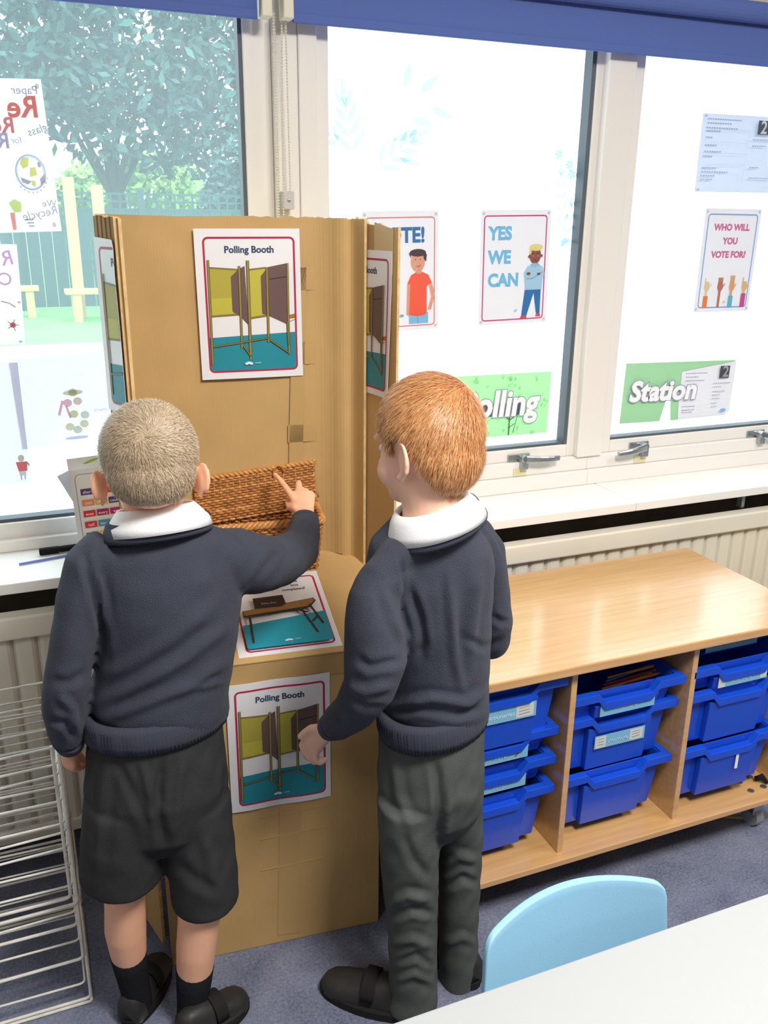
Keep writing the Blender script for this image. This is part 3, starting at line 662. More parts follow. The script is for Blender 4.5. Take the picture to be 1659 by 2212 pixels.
# trays -------------------------------------------------------------
def tray_meshes(H):
    m_ = MB(); wt, wb, D = .140, .127, .40; t = .004
    def ring(hw, d0, d1, z): return [Vector((-hw, d0, z)), Vector((hw, d0, z)), Vector((hw, d1, z)), Vector((-hw, d1, z))]
    o0, o1 = ring(wb, .034, D-.02, 0), ring(wt, .020, D-.008, H-.004); i1, i0 = ring(wt-t, .020+t, D-.008-t, H-.004), ring(wb-t, .034+t, D-.02-t, t)
    m_.add(o0+o1+i1+i0, [(3, 2, 1, 0)]+[(a+4*k, (a+1) % 4+4*k, (a+1) % 4+4*k+4, a+4*k+4) for k in range(3) for a in range(4)]+[(12, 13, 14, 15)], BLUEP)
    m_.prism([(-.088, .022, H-.034), (.088, .022, H-.034), (.082, .034, .0), (-.082, .034, .0)], (0, -.016, 0), BLUEP)
    body = m_.mesh('tray_body')
    prof = [(-.157, 0), (-.084, 0), (-.064, -.024), (.064, -.024), (.084, 0), (.157, 0)]; m_ = MB()
    rings = [[Vector((x, 0, H+z)), Vector((x, .020, H+z)), Vector((x, .020, H+z-.005)), Vector((x, .004, H+z-.006)), Vector((x, .003, H+z-.020)), Vector((x, 0, H+z-.020))] for x, z in prof]
    m_.loft(rings, BLUEP)
    for sx in (-1, 1):
        m_.loft([[Vector((sx*a, y, z)) for a, z in ((.157, H), (.138, H), (.138, H-.005), (.153, H-.006), (.154, H-.016), (.157, H-.016))][::sx] for y in (.0203, D)], BLUEP)
    m_.box((-.157, D-.014, H-.014), (.157, D, H), BLUEP)
    rim = m_.mesh('tray_rim'); return body, rim
TM = {'deep': tray_meshes(.150), 'shallow': tray_meshes(.072)}
STK = Sheet
def tray(col, rim_z, kind, y, label, card=None):
    xc = (.685+1.0165)/2+.331*col; H = .150 if kind == 'deep' else .072
    if col == 0: xc = .8508
    t = thing('storage_tray', (xc, YD+y, rim_z-H), label, 'tray', 'blue trays in the beech cabinet')
    for nm, me in (('tray_body', TM[kind][0]), ('tray_rim', TM[kind][1])):
        o = bpy.data.objects.new(nm, me); COL.objects.link(o); o.parent = t
        bv = o.modifiers.new('bevel', 'BEVEL'); bv.width = .003; bv.segments = 2; bv.limit_method = 'ANGLE'; bv.angle_limit = math.radians(30)
    if card:
        w_, h_, dz, style = card; s = Sheet(w_, h_, mat('pale_blue_card', (124, 182, 214), .4, .4)); LC = (206, 208, 206)
        if style in ('pics', 'two'):
            s.rect(.02, .06, .22, .94, LC); s.rect(.70, .06, .96, .90, LC)
            for k in range(3): s.line([(.05, .3+.2*k), (.18, .25+.22*k)], .0012, (120, 116, 114)); s.line([(.74, .3+.2*k), (.9, .25+.2*k)], .0012, (120, 116, 114))
        if style == 'brush': s.line([(.80, .8), (.92, .2)], .003, (130, 70, 64)); s.line([(.90, .25), (.93, .12)], .004, (60, 60, 60))
        if style == 'white': s.rect(.0, .0, .14, 1, LC); s.rect(.86, .05, .99, .9, LC)
        if style == 'pics': s.text('Dictionaries', .45, .68, .42, (206, 226, 236), .0002, .2)
        else: s.scribble(.26, .66, .55, .13, (200, 222, 234), 9)
        zz = rim_z-H+dz; yy = YD+y+.0052
        s.build('name_card', plane_map((xc-w_/2, yy, zz+h_/2), (xc+w_/2, yy, zz+h_/2), (xc-w_/2, yy, zz-h_/2)), t)
    return t
RZ = [.318, .3935, .469, .5445, .603]
tray(0, RZ[4], 'deep', 0, 'deep blue tray with a picture name card, top of the bay beside the right child', (.165, .036, .088, 'pics'))
tray(0, RZ[2], 'shallow', .020, 'shallow blue tray with a pen on its card, beside the right child', (.165, .032, .026, 'brush'))
tray(0, RZ[1], 'shallow', .021, 'shallow blue tray with a plain card, third down beside the right child', (.165, .032, .026, 'plain'))
tray(0, RZ[0], 'deep', .018, 'deep blue tray without a card, bottom of the bay beside the right child')
tray(1, RZ[4]+.006, 'shallow', .085, 'shallow blue tray pushed far back under the top, middle bay', (.150, .036, .030, 'white'))
tray(1, .538, 'shallow', .005, 'shallow blue tray holding coloured pencils, middle bay', (.150, .032, .026, 'plain'))
tray(1, RZ[2], 'deep', .020, 'deep blue tray with a card of two white pictures, middle bay', (.140, .034, .078, 'two'))
tray(1, RZ[0], 'deep', .018, 'deep blue tray without a card, bottom of the middle bay')
tray(2, .612, 'shallow', .050, 'shallow blue tray pushed back under the top, right hand bay', (.160, .034, .030, 'plain'))
tray(2, .546, 'shallow', .000, 'shallow blue tray with a pale card, second down in the right hand bay', (.150, .032, .026, 'white'))
tray(2, .478, 'deep', .002, 'deep blue tray with peeled label marks, right hand bay')
t_ = tray(2, .322, 'deep', .004, 'deep blue tray with one white sticker strip, bottom of the right hand bay')
p_ = at(1590, 1644, YD+.0085); s = Sheet(.009, .042); s.build('sticker', plane_map((p_.x-.002, p_.y, p_.z+.02), (p_.x+.008, p_.y, p_.z+.02), (p_.x-.002, p_.y, p_.z-.02)), t_)
# pencils in the middle tray
PC = [(206, 60, 52), (196, 84, 48), (52, 140, 84), (220, 96, 70), (150, 50, 60), (60, 110, 180), (206, 150, 60)]
for k, c in enumerate(PC):
    x = 1.12+.012*k; y = 1.445+.010*k; t = thing('pencil', (x, y, .5), None, 'pencil', 'coloured pencils in the middle tray')
    a = Vector((x, y, .497+.002*k)); b = a+Vector((.155, .012*(k % 3-1), .012+.002*(k % 4))); d = (b-a).normalized()
    MB().tube([a, b-d*.014], .0036, mat('pencil_%d' % k, c, .4, .4), 6).build('shaft', t); MB().tube([b-d*.014, b], [.0036, .0006], TIMB, 6).build('tip', t)
    t['label'] = ['red', 'rust', 'green', 'coral', 'maroon', 'blue', 'amber'][k]+' pencil lying in the shallow middle bay tray'
for k, (px_, py_) in enumerate(((1622, 1709), (1649, 1700), (1620, 1679), (1597, 1690))):
    d = ray(px_, py_); p = Vector((0, 0, CAMH))+d*((ZBS-CAMH)/d.z)
    o = MB().cyl((p.x, p.y, ZBS+.0002), (p.x, p.y, ZBS+.0025), .0085, METAL, 18).build('metal_disc', bevel=.0006)
    tag(o, ['metal disc nearest the front edge of the cabinet base', 'metal disc furthest right on the cabinet base', 'metal disc deepest in the right bay under the tray', 'metal disc half under the bottom right tray'][k], 'disc', 'metal discs on the cabinet base')
d = ray(1645, 1682); p = Vector((0, 0, CAMH))+d*((ZBS+.012-CAMH)/d.z); p.x = min(p.x, 1.676)
tag(MB().tube([p+Vector((-.012, .01, -.004)), p+Vector((0, 0, .006)), p+Vector((.008, -.014, -.006))], [.006, .009, .005], DARK, 10).build('black_clip', smooth=True), 'small black curved clip at the right end of the cabinet base', 'clip')
tag(MB().tube([(1.60, 1.50, .004), (1.68, 1.46, .004)], .0035, TIMB, 6).build('lolly_stick'), 'thin wooden stick on the carpet by the castor', 'stick')
tub = thing('storage_tub', (2.02, 1.72, 0), 'yellow tub just visible past the right end of the cabinet', 'tub')
YEL = mat('yellow_plastic', (214, 190, 70), .4, .4)
tx = at(1643, 1278, 1.80).x
MB().loft([[Vector((tx+.01, 1.55, 0)), Vector((tx+.36, 1.55, 0)), Vector((tx+.36, 1.80, 0)), Vector((tx+.01, 1.80, 0))], [Vector((tx, 1.54, .425)), Vector((tx+.37, 1.54, .425)), Vector((tx+.37, 1.81, .425)), Vector((tx, 1.81, .425))]], YEL).build('tub_body', tub, bevel=.01)
MB().box((tx-.004, 1.536, .425), (tx+.374, 1.814, .437), YEL).build('lid', tub, bevel=.004)
# ================================================================== table and chair in front
TW = mat('white_table_laminate', (176, 178, 179), .4, .4)
tab = thing('classroom_table', (.7, .45, 0), 'white topped classroom table filling the lower right corner', 'table')
def rslab(x0, y0, x1, y1, z0, z1, r, m):
    pts = []
    for cx, cy, a0 in ((x1-r, y0+r, -90), (x1-r, y1-r, 0), (x0+r, y1-r, 90), (x0+r, y0+r, 180)):
        for k in range(7): a = math.radians(a0+15*k); pts.append((cx+r*math.cos(a), cy+r*math.sin(a), z0))
    return MB().prism(pts, (0, 0, z1-z0), m)
def Ysk(x): return .742+.018*(x-.343)
slab = rslab(.12, .18, 1.42, .752, .578, .6, .03, TW); slab.build('table_top', tab, bevel=.002)
for x in (.18, 1.36):
    for y in (.24, .69): MB().tube([(x, y, 0), (x, y, .578)], .016, METAL, 14).build('leg', tab)
MB().box((.18, .225, .54), (1.36, .255, .575), METAL).build('rail', tab)
SKY = mat('sky_blue_plastic', (152, 203, 232), .35, .4, bump=(300, .03))
ch = thing('school_chair', (.66, .72, 0), 'sky blue plastic school chair tucked under the white table', 'chair')
m_ = MB(); NX, NZ = 60, 14; grid = []
for side in (0, 1):
    for j in range(NZ+1):
        for i in range(NX+1):
            a = -1+2*i/NX; t = j/NZ; hw = .164-.010*t
            # rounded upper corners and gently arched top edge
            top = .613-.016*a*a-(0 if abs(a) < .88 else .024*(1-math.sqrt(max(0, 1-((abs(a)-.88)/.12)**2))))
            z = .40+(top-.40)*t; x = .649+hw*a; y = .842+.018*t-.040*a*a+(.012 if side else 0)*(1-.0*t)
            grid.append((x, y, z))
n1 = (NX+1)*(NZ+1); fs = []
for j in range(NZ):
    for i in range(NX):
        k = j*(NX+1)+i; fs.append((k, k+1, k+NX+2, k+NX+1)); fs.append((k+n1+NX+1, k+n1+NX+2, k+n1+1, k+n1))
bd = [i for i in range(NX+1)]+[(j+1)*(NX+1)-1 for j in range(1, NZ+1)]+[NZ*(NX+1)+i for i in range(NX-1, -1, -1)]+[j*(NX+1) for j in range(NZ-1, 0, -1)]
for a, b in zip(bd, bd[1:]+bd[:1]): fs.append((b, a, a+n1, b+n1))
m_.add(grid, fs, SKY); o = m_.build('backrest', ch, smooth=True, bevel=.005, seg=3)
st = rslab(.50, .48, .825, .84, .335, .347, .06, SKY); st.build('seat', ch, bevel=.005)
for x in (.52, .805):
    MB().tube([(x, .83, .0), (x, .80, .33), (x, .835, .40)], .011, METAL, 12).build('leg', ch); MB().tube([(x, .47, .0), (x, .50, .335)], .011, METAL, 12).build('leg', ch)
# ================================================================== wire drying rack at the left
WIRE = mat('white_wire_with_chips', (228, 224, 216), .45, .4, noise=(40, .12))
rack = thing('wire_rack', (-.3, 1.6, 0), 'white wire paper drying rack standing left of the boy in shorts', 'rack')
XR, YF, YK = -.030, 1.505, 1.78; XL = -.60
def bend(pts, r, q=5):
    out = [Vector(pts[0])]
    for a, b, c in zip(pts[:-2], pts[1:-1], pts[2:]):
        a, b, c = Vector(a), Vector(b), Vector(c); p0 = b+(a-b).normalized()*r; p1 = b+(c-b).normalized()*r
        for k in range(q+1): t = k/q; out.append(p0*(1-t)**2+b*2*t*(1-t)+p1*t*t)
    return out+[Vector(pts[-1])]
def wire(name, pts, r=.0026): MB().tube(bend(pts, .012), r, WIRE, 7).build(name, rack, smooth=True)
for k, (zb, xo, yo, zt) in enumerate(((.272, -.008, .0, .615), (.258, .003, -.004, .60), (.20, -.002, .004, .27), (.118, .001, .0, .27), (.010, .006, .004, .27))):
    wire('end_frame', [(XR+xo, YF+yo, zt), (XR+xo, YF+yo, zb), (XL, YF+yo, zb-.006*(k % 2)), (XL, YF+yo, zt)], .0034)
    wire('end_frame', [(XR+xo, YK+yo, zt), (XR+xo, YK+yo, zb), (XL, YK+yo, zb), (XL, YK+yo, zt)], .0030)
rng = random.Random(4)
for k, z in enumerate((.612, .575, .553, .527, .495, .445, .425, .39, .345, .300, .236, .165, .055)):
    tl = rng.uniform(-.02, .02); tb = rng.uniform(-.012, .012); x1 = XR-.002
    m_ = MB(); loop = bend([(XL, YF, z+tl-.01), (x1, YF, z), (x1, YK, z+tb), (XL, YK, z+tb+tl)], .012); m_.tube(loop, .0024, WIRE, 7)
    for q in range(1, 4 if z > .2 else 2):
        y = YF+(YK-YF)*q/4; m_.tube([(XL, y, z+tl*.6+tb*q/4), (x1, y, z+tb*q/4)], .0017, WIRE, 6)
    m_.build('wire_shelf', rack, smooth=True)
for y in (YF, YK): wire('foot_bar', [(XL, y, .004), (XR+.006, y, .004)], .0034)
wire('foot_bar', [(XR+.006, YF, .004), (XR+.006, YK, .004)], .0034)
# ================================================================== papers on the sill
def sill_sheet(w, h, tlpx, y, lean, rot, label, draw=None, paper=None):
    s = Sheet(w, h, paper)
    if draw: draw(s)
    tl = at(tlpx[0], tlpx[1], y); c, q = math.cos(rot), math.sin(rot); X = Vector((c, 0, q)); Z = Vector((-q, -math.sin(lean), c*math.cos(lean)))
    Z = (Z-X*Z.dot(X)).normalized(); tl.z += .7815-min((tl-Z*h).z, (tl+X*w-Z*h).z); base = plane_map(tl, tl+X*w, tl-Z*h); return tag(s.build('laminated_sheet', base), label, 'sheet', 'sheets leaning on the sill by the window')
def words_(s):
    s.frame(.07, .05, .93, .96, .012, .0014, (90, 150, 205)); s.text('Year 2', .5, .135, .075, (110, 170, 215), .0002)
    C = [(88, 66, 130), (176, 50, 130), (214, 58, 66), (236, 138, 96), (226, 186, 76), (80, 64, 136), (214, 58, 66), (176, 44, 112), (186, 40, 130), (220, 60, 66), (76, 150, 200), (228, 184, 70), (66, 150, 84), (230, 180, 66), (66, 150, 84), (110, 60, 140), (214, 58, 66), (80, 150, 200)]
    Wd = ['after', 'again', 'any', 'child', 'climb', 'could', 'even', 'every', 'eye', 'half', 'hour', 'kind', 'many', 'mind', 'move', 'old', 'only', 'pass']
    for k, c in enumerate(C):
        r_, q = divmod(k, 3); u, v = .13+q*.20, .22+r_*.125; s.rect(u, v, u+.18, v+.072, c); s.text(Wd[k], u+.09, v+.055, .046, (238, 226, 232), .0001)
sill_sheet(.15, .20, (122, 1020), 2.085, -.10, .42, 'blank white sheet at the back of the stack with a corner pointing left')
sill_sheet(.150, .225, (143, 990), 2.075, -.12, .05, 'white sheet in the stack with a green leaf printed at its top', lambda s: s.oval(.35, .05, .12, .014, (150, 200, 100), rot=-.25))
sill_sheet(.15, .17, (160, 1000), 2.098, -.08, .60, 'blank white sheet with its corner sticking up above the stack')
sill_sheet(.148, .205, (148, 1018), 2.045, -.14, .03, 'sheet of coloured word boxes at the front of the stack', words_)
q0, q1 = at(84, 1187, 2.07), at(150, 1181, 2.075)
pen = thing('marker_pen', (q0.x, 2.07, .78), 'black marker pen lying on the window sill', 'pen')
MB().tube([(q0.x, 2.07, .789), (q0.x+.045, 2.072, .789)], .0085, DARK, 12).build('cap', pen, bevel=.002); MB().tube([(q0.x+.045, 2.072, .789), (q0.x+.13, 2.078, .789)], .0075, DARK, 12).build('barrel', pen, bevel=.002)
q0 = at(40, 1211, 2.02); tag(MB().tube([(q0.x, 2.02, .7832), (q0.x+.16, 2.05, .7832)], .0028, mat('violet_blue_pencil', (120, 130, 205), .4, .4), 6).build('blue_pencil'), 'thin blue pencil lying on the window sill in front of the black pen', 'pencil')
# ================================================================== sheets stuck on the windows
def corner_tack(s, c=(206, 212, 214)):
    for u, v in ((.04, .03), (.96, .03), (.04, .97), (.96, .97)): s.oval(u, v, .02, .014, c, 8)
YW = 2.1765
def on_glass(px_tl, px_tr, px_bl, draw, label, w=None, h=None, cat='poster', name='window_poster', y=YW, group='sheets stuck on the windows', paper=None, outline=None, lit=.2):
    tl, tr, bl = at(*px_tl, y), at(*px_tr, y), at(*px_bl, y); w = w or (tr-tl).length; h = h or (bl-tl).length
    s = Sheet(w, h, paper or MC.get('laminated_window_paper') or backlit('laminated_window_paper', (238, 237, 240), .27), outline, lit); draw(s); return tag(s.build(name, plane_map(tl, tr, bl), thick=.0004), label, cat, group)
PAP = (238, 237, 240)
def d_yes(s):
    corner_tack(s); s.frame(.045, .045, .945, .965, .010, .0034, (202, 84, 140), PAP); C = (128, 200, 238)
    for t, v in (('YES', .25), ('WE', .455), ('CAN', .655)): s.text(t, .12, v, .155, C, .0022, align='LEFT', sx=.95)
    sk = (150, 98, 88); s.poly([(.66, .69), (.895, .69), (.895, .92), (.84, .92), (.79, .73), (.70, .93), (.62, .93)], (64, 124, 186))
    s.poly([(.62, .93), (.70, .93), (.70, .955), (.60, .955)], (220, 90, 96)); s.poly([(.84, .92), (.895, .92), (.91, .945), (.83, .945)], (220, 90, 96))
    s.oval(.79, .395, .085, .075, sk); s.oval(.70, .405, .015, .014, sk); s.oval(.885, .40, .015, .014, sk); s.oval(.80, .325, .10, .032, (240, 226, 150)); s.poly([(.705, .33), (.74, .34), (.725, .39), (.705, .38)], (240, 226, 150))
    s.rect(.755, .45, .83, .49, sk); s.poly([(.66, .70), (.645, .60), (.63, .545), (.68, .49), (.75, .475), (.84, .475), (.905, .495), (.935, .56), (.91, .615), (.905, .70)], (174, 214, 238)); s.oval(.79, .48, .07, .018, (160, 202, 230))
    s.line([(.67, .60), (.76, .60), (.90, .545)], .0012, (90, 120, 140)); s.oval(.70, .555, .03, .014, sk); s.oval(.85, .56, .026, .012, sk)
    for du in (.755, .825): s.oval(du, .40, .02, .012, (206, 106, 120), 10); s.oval(du, .38, .006, .006, (60, 40, 40), 8)
    s.line([(.77, .435), (.81, .435)], .001, (90, 40, 40)); s.oval(.53, .88, .028, .012, (180, 212, 244), rot=-.3)
on_glass((1039.2, 453.7), (1191.7, 452.4), (1030.3, 704), d_yes, 'poster reading YES WE CAN with a boy folding his arms, beside the right boy\'s head')
def d_vote(s):
    corner_tack(s); s.frame(.05, .05, .95, .965, .010, .0026, (226, 128, 122), PAP); s.text('VOTE!', .50, .255, .17, (72, 130, 186), .002, sx=.95)
    sk = (232, 172, 150); s.rect(.60, .85, .86, .945, (140, 200, 238)); s.line([(.72, .88), (.72, .945)], .001, (90, 130, 160))
    s.poly([(.60, .86), (.61, .70), (.58, .60), (.63, .53), (.70, .505), (.78, .505), (.86, .53), (.91, .60), (.84, .63), (.84, .86)], (250, 110, 86)); s.oval(.72, .86, .115, .02, (250, 110, 86))
    s.poly([(.58, .60), (.62, .61), (.60, .88), (.565, .86)], sk); s.poly([(.87, .62), (.91, .60), (.95, .70), (.90, .83), (.85, .83), (.90, .72)], sk); s.rect(.70, .47, .77, .52, sk); s.oval(.72, .42, .095, .085, sk)
    s.oval(.72, .345, .11, .032, (92, 76, 84)); s.poly([(.78, .33), (.84, .36), (.83, .42), (.80, .40)], (92, 76, 84)); s.poly([(.60, .345), (.63, .35), (.63, .39)], (92, 76, 84))
    for u in (.69, .75): s.oval(u, .40, .006, .006, (60, 50, 50), 8)
    s.line([(.70, .455), (.735, .46), (.76, .445)], .0012, (120, 60, 60))
    s.oval(.27, .70, .16, .16, (96, 208, 222)); s.oval(.27, .46, .10, .085, (150, 100, 84)); s.oval(.27, .40, .11, .05, (60, 50, 50)); s.rect(.16, .83, .38, .945, (110, 110, 150)); s.oval(.50, .87, .03, .012, (140, 176, 214))
on_glass((780, 456.5), (943, 454), (772, 713), d_vote, 'poster ending TE! with a boy in a red shirt, half hidden by the booth', w=.216, h=.303)
def d_who(s):
    corner_tack(s); s.frame(.06, .05, .945, .96, .011, .0034, (120, 176, 232), PAP); C = (214, 122, 166)
    for t, v in (('WHO WILL', .205), ('YOU', .335), ('VOTE FOR?', .465)): s.text(t, .50, v, .085, C, .0012, sx=1.02)
    for u, top, sk, sl, v0 in ((.18, .66, (232, 216, 176), (246, 146, 96), .84), (.42, .66, (196, 132, 108), None, .95), (.63, .64, (228, 178, 132), (108, 200, 222), .84), (.86, .66, (230, 196, 140), (214, 92, 160), .82)):
        s.poly([(u-.022, .955), (u-.022, .80), (u-.05, .76), (u-.04, .70), (u+.04, .70), (u+.05, .77), (u+.022, .80), (u+.022, .955)], sk)
        for k in range(4 if u in (.42, .63) else 1): s.line([(u-.03+.02*k, .72), (u-.034+.022*k, top)], .004, sk)
        s.line([(u+.03, .77), (u+.075, .72)], .004, sk)
        if sl: s.rect(u-.042, v0, u+.042, .955, sl)
    s.oval(.52, .90, .02, .01, (240, 190, 180))
on_glass((1525.3, 449.3), (1646.5, 452), (1500, 675), d_who, 'poster asking WHO WILL YOU VOTE FOR? with raised hands, on the right window')
def d_card(s):
    corner_tack(s, (196, 208, 216)); G = (176, 190, 208)
    for u, v, L in ((.06, .06, .42), (.06, .11, .30), (.05, .17, .40), (.05, .21, .20), (.05, .29, .10), (.05, .39, .16), (.05, .47, .22), (.04, .53, .12), (.04, .68, .20), (.04, .73, .34), (.03, .78, .2), (.03, .83, .16), (.62, .30, .40), (.62, .38, .2), (.62, .66, .14), (.62, .80, .3)):
        for k in range(int(L/.03)): s.rect(u+k*.03, v, u+k*.03+.022, v+.016, G)
    for v in (.2, .36, .5, .64): s.line([(.05, v), (.55, v)], .0008, (206, 212, 230))
    s.line([(.56, .18), (.54, .95)], .0008, (206, 212, 230)); s.rect(.66, .06, .80, .24, (88, 96, 104)); s.text('2', .735, .225, .23, (236, 238, 242), .001); s.rect(.80, .06, .97, .24, PAP); [s.rect(.83, .09+.04*k, .95, .105+.04*k, G) for k in range(3)]
on_glass((1519, 244), (1690, 254), (1503, 412), d_card, 'pale grey poll card sheet above the raised hands poster', w=.297, h=.21, paper=backlit('pale_grey_paper', (222, 228, 238)))
GRN = (198, 242, 198)
def ban_base(s, dk=True):
    rng = random.Random(3)
    for k in range(60):
        u, v = rng.uniform(0, .97), rng.uniform(0, .97); s.rect(u, v, u+.02, v+.05, (196, 238, 194) if k % 2 else (180, 228, 186))
def big(s, t, u, v, size, sx=.9):
    s.text(t, u, v, size, ink(150, 155, 184), .0058, .12, sx=sx); s.text(t, u, v, size, ink(250, 248, 253), .0034, .12, sx=sx)
def d_poll(s):
    ban_base(s); s.rect(.30, .46, .75, .66, (90, 100, 110)); s.line([(.62, .62), (.62, .99)], .004, (96, 118, 84)); s.line([(.70, .62), (.66, .95)], .002, (96, 118, 84)); s.line([(.56, .64), (.62, .74), (.69, .66)], .003, (96, 118, 84)); s.line([(.62, .86), (.67, .80)], .002, (96, 118, 84))
    big(s, 'Polling', .52, .66, .58); s.line([(.62, 0), (.61, .35)], .0012, (190, 236, 190))
on_glass((955, 815), (1191.5, 802), (965, 952), d_poll, 'green banner reading Polling at the bottom of the middle window, partly behind the right boy', name='banner', cat='banner', h=.182, lit=.35, paper=backlit('green_banner_paper', GRN, .42))
def d_stat(s):
    s.poly([(0, 0), (.98, 0), (.98, .02), (.50, .17), (.51, .80), (.52, .985), (.455, 1), (.43, .62), (.39, .62), (.355, 1), (0, 1)], GRN); s.line([(.98, .02), (.50, .17), (.51, .80), (.52, .985)], .0012, (190, 192, 200)); G = (170, 172, 186)
    for u, v, L in ((.54, .2, .2), (.54, .26, .12), (.54, .32, .18), (.54, .76, .12), (.54, .82, .12), (.54, .86, .1), (.80, .38, .16), (.80, .44, .08), (.80, .52, .12), (.80, .58, .08), (.80, .64, .08), (.80, .72, .06), (.80, .78, .06)):
        for k in range(int(L/.02)): s.rect(u+k*.02, v, u+k*.02+.015, v+.012, G)
    s.rect(.84, .09, .93, .30, (96, 100, 108)); s.text('2', .895, .275, .26, (238, 238, 242), .001); s.oval(.92, .86, .03, .03, (150, 196, 240))
    big(s, 'Station', .345, .62, .46, 1.06)
on_glass((1353, 785), (1592, 777), (1341, 913), d_stat, 'green banner reading Station with a torn gap, at the bottom of the right window', name='banner', cat='banner', h=.186, lit=.62,
         outline=[(0, 0), (.99, .0), (1, .06), (1, .90), (.97, .96), (.455, 1.0), (.425, .62), (.395, .62), (.355, 1), (0, 1)])
CHILD = 'children\'s drawings seen from the back on the left window'
PW = backlit('backlit_drawing_paper', (244, 243, 246), .5)
def d_recy(s):
    for u, v in ((.93, .045), (.90, .955)): s.oval(u, v, .03, .018, (214, 210, 212), 10)
    s.text('Paper', .74, .095, .075, (170, 170, 190), 0, mirror=True); s.text('Re', .68, .24, .19, (222, 130, 122), .0014, mirror=True); s.text('Re', .36, .34, .14, (222, 140, 140), .001, mirror=True); s.text('R', .33, .44, .14, (180, 176, 200), .0008, mirror=True)
    s.text('glass', .86, .345, .075, (168, 170, 186), 0, mirror=True, rot=-.3); s.text('for', .52, .41, .06, (190, 190, 200), 0, mirror=True)
    s.line([(.66+.215*math.cos(k*PI/14), .60+.115*math.sin(k*PI/14)) for k in range(29)], .0018, (160, 180, 210)); s.line([(.66+.20*math.cos(k*PI/14), .60+.107*math.sin(k*PI/14)) for k in range(29)], .003, (224, 236, 248)); Yw = (224, 226, 140)
    s.poly([(.52, .54), (.58, .50), (.66, .505), (.64, .56), (.56, .575)], Yw); s.poly([(.66, .57), (.74, .565), (.75, .62), (.64, .63)], Yw); s.poly([(.66, .65), (.72, .66), (.70, .70), (.65, .68)], Yw)
    s.poly([(.50, .63), (.60, .65), (.66, .66), (.60, .68), (.52, .665)], (176, 176, 184)); s.poly([(.78, .645), (.86, .61), (.87, .66), (.79, .69)], (190, 184, 196)); s.oval(.80, .55, .025, .02, (186, 184, 196), 10)
    for k in range(9): a = .3+k*.26; u, v = .66+.24*math.cos(a), .60+.135*math.sin(a); s.rect(u-.012, v-.006, u+.012, v+.006, (200, 196, 206))
    s.text('We', .87, .83, .065, (170, 172, 186), 0, mirror=True); s.text('Recycle', .72, .90, .08, (178, 178, 192), 0, mirror=True, rot=-.18)
    for k in range(3): s.rect(.48+.02*k, .91+.022*k, .60, .92+.022*k, (176, 178, 186))
    s.poly([(.27, .80), (.36, .775), (.46, .80), (.44, .86), (.34, .865)], (206, 226, 150)); s.poly([(.27, .865), (.34, .865), (.33, .98), (.28, .985)], (232, 160, 156))
on_glass((-66, 167), (88, 171), (-50, 500), d_recy, 'child\'s recycling drawing seen reversed, at the left edge of the photo', h=.307, name='child_drawing', cat='drawing', group=CHILD, lit=.6, paper=PW)
def d_r(s):
    s.text('R', .86, .20, .2, (214, 178, 214), .0003, mirror=True, rot=-.2); s.rect(.58, .02, .72, .22, (236, 234, 160)); s.text('O', .78, .40, .18, (214, 178, 206), .0002, mirror=True)
    s.line([(.70, .56), (.82, .58), (.90, .62)], .003, (214, 170, 160)); s.oval(.84, .80, .05, .03, (230, 140, 140), 8)
    for a in range(5): s.line([(.84, .80), (.84+.09*math.cos(a*1.26), .80+.06*math.sin(a*1.26))], .002, (190, 150, 160))
    for u, v in ((.96, .57), (.93, .97)): s.oval(u, v, .03, .012, (196, 200, 206), 8)
on_glass((-120, 524), (36, 528), (-102, 746), d_r, 'small drawing with purple letters below the recycling drawing', name='child_drawing', cat='drawing', group=CHILD, lit=.6, paper=PW)
def d_vase(s):
    O = [(.62, .42, (214, 214, 176)), (.55, .53, (232, 190, 184)), (.66, .52, (226, 204, 180)), (.60, .66, (214, 212, 160)), (.72, .68, (216, 216, 190)), (.70, .78, (222, 218, 176)), (.54, .80, (222, 218, 176)), (.62, .84, (214, 214, 186))]
    s.oval(.62, .42, .11, .03, (212, 214, 178)); s.oval(.60, .93, .13, .018, (208, 208, 224))
    for u, v, c in O: s.oval(u, v, .05, .045, c, 9)
    s.line([(.50, .50), (.44, .66)], .006, (232, 186, 188)); s.line([(.53, .56), (.56, .70)], .005, (230, 184, 180)); s.scribble(.82, .98, .64, .015, (208, 206, 226), 6)
on_glass((17, 775), (222, 760), (36, 972), d_vase, 'pale lavender drawing of a flower vase behind the booth\'s left wing', name='child_drawing', cat='drawing', group=CHILD, lit=.6, paper=backlit('lavender_drawing_paper', (236, 236, 250), .62))
def d_man(s):
    s.oval(.92, .86-.07, .035, .03, (232, 216, 204), 10); s.poly([(.86, .82), (.98, .82), (.97, .90), (.88, .90)], (240, 130, 136)); s.line([(.98, .83), (1.0, .86)], .003, (170, 150, 160)); s.rect(.885, .90, .955, .94, (236, 226, 230))
    for u in (.90, .94): s.line([(u, .94), (u, .975)], .002, (160, 170, 190))
on_glass((-184, 792), (-11, 785), (-164, 1050), d_man, 'drawing of a stick person in red at the bottom left corner of the window', name='child_drawing', cat='drawing', group=CHILD, paper=PW, w=.21, h=.285, y=2.1755)
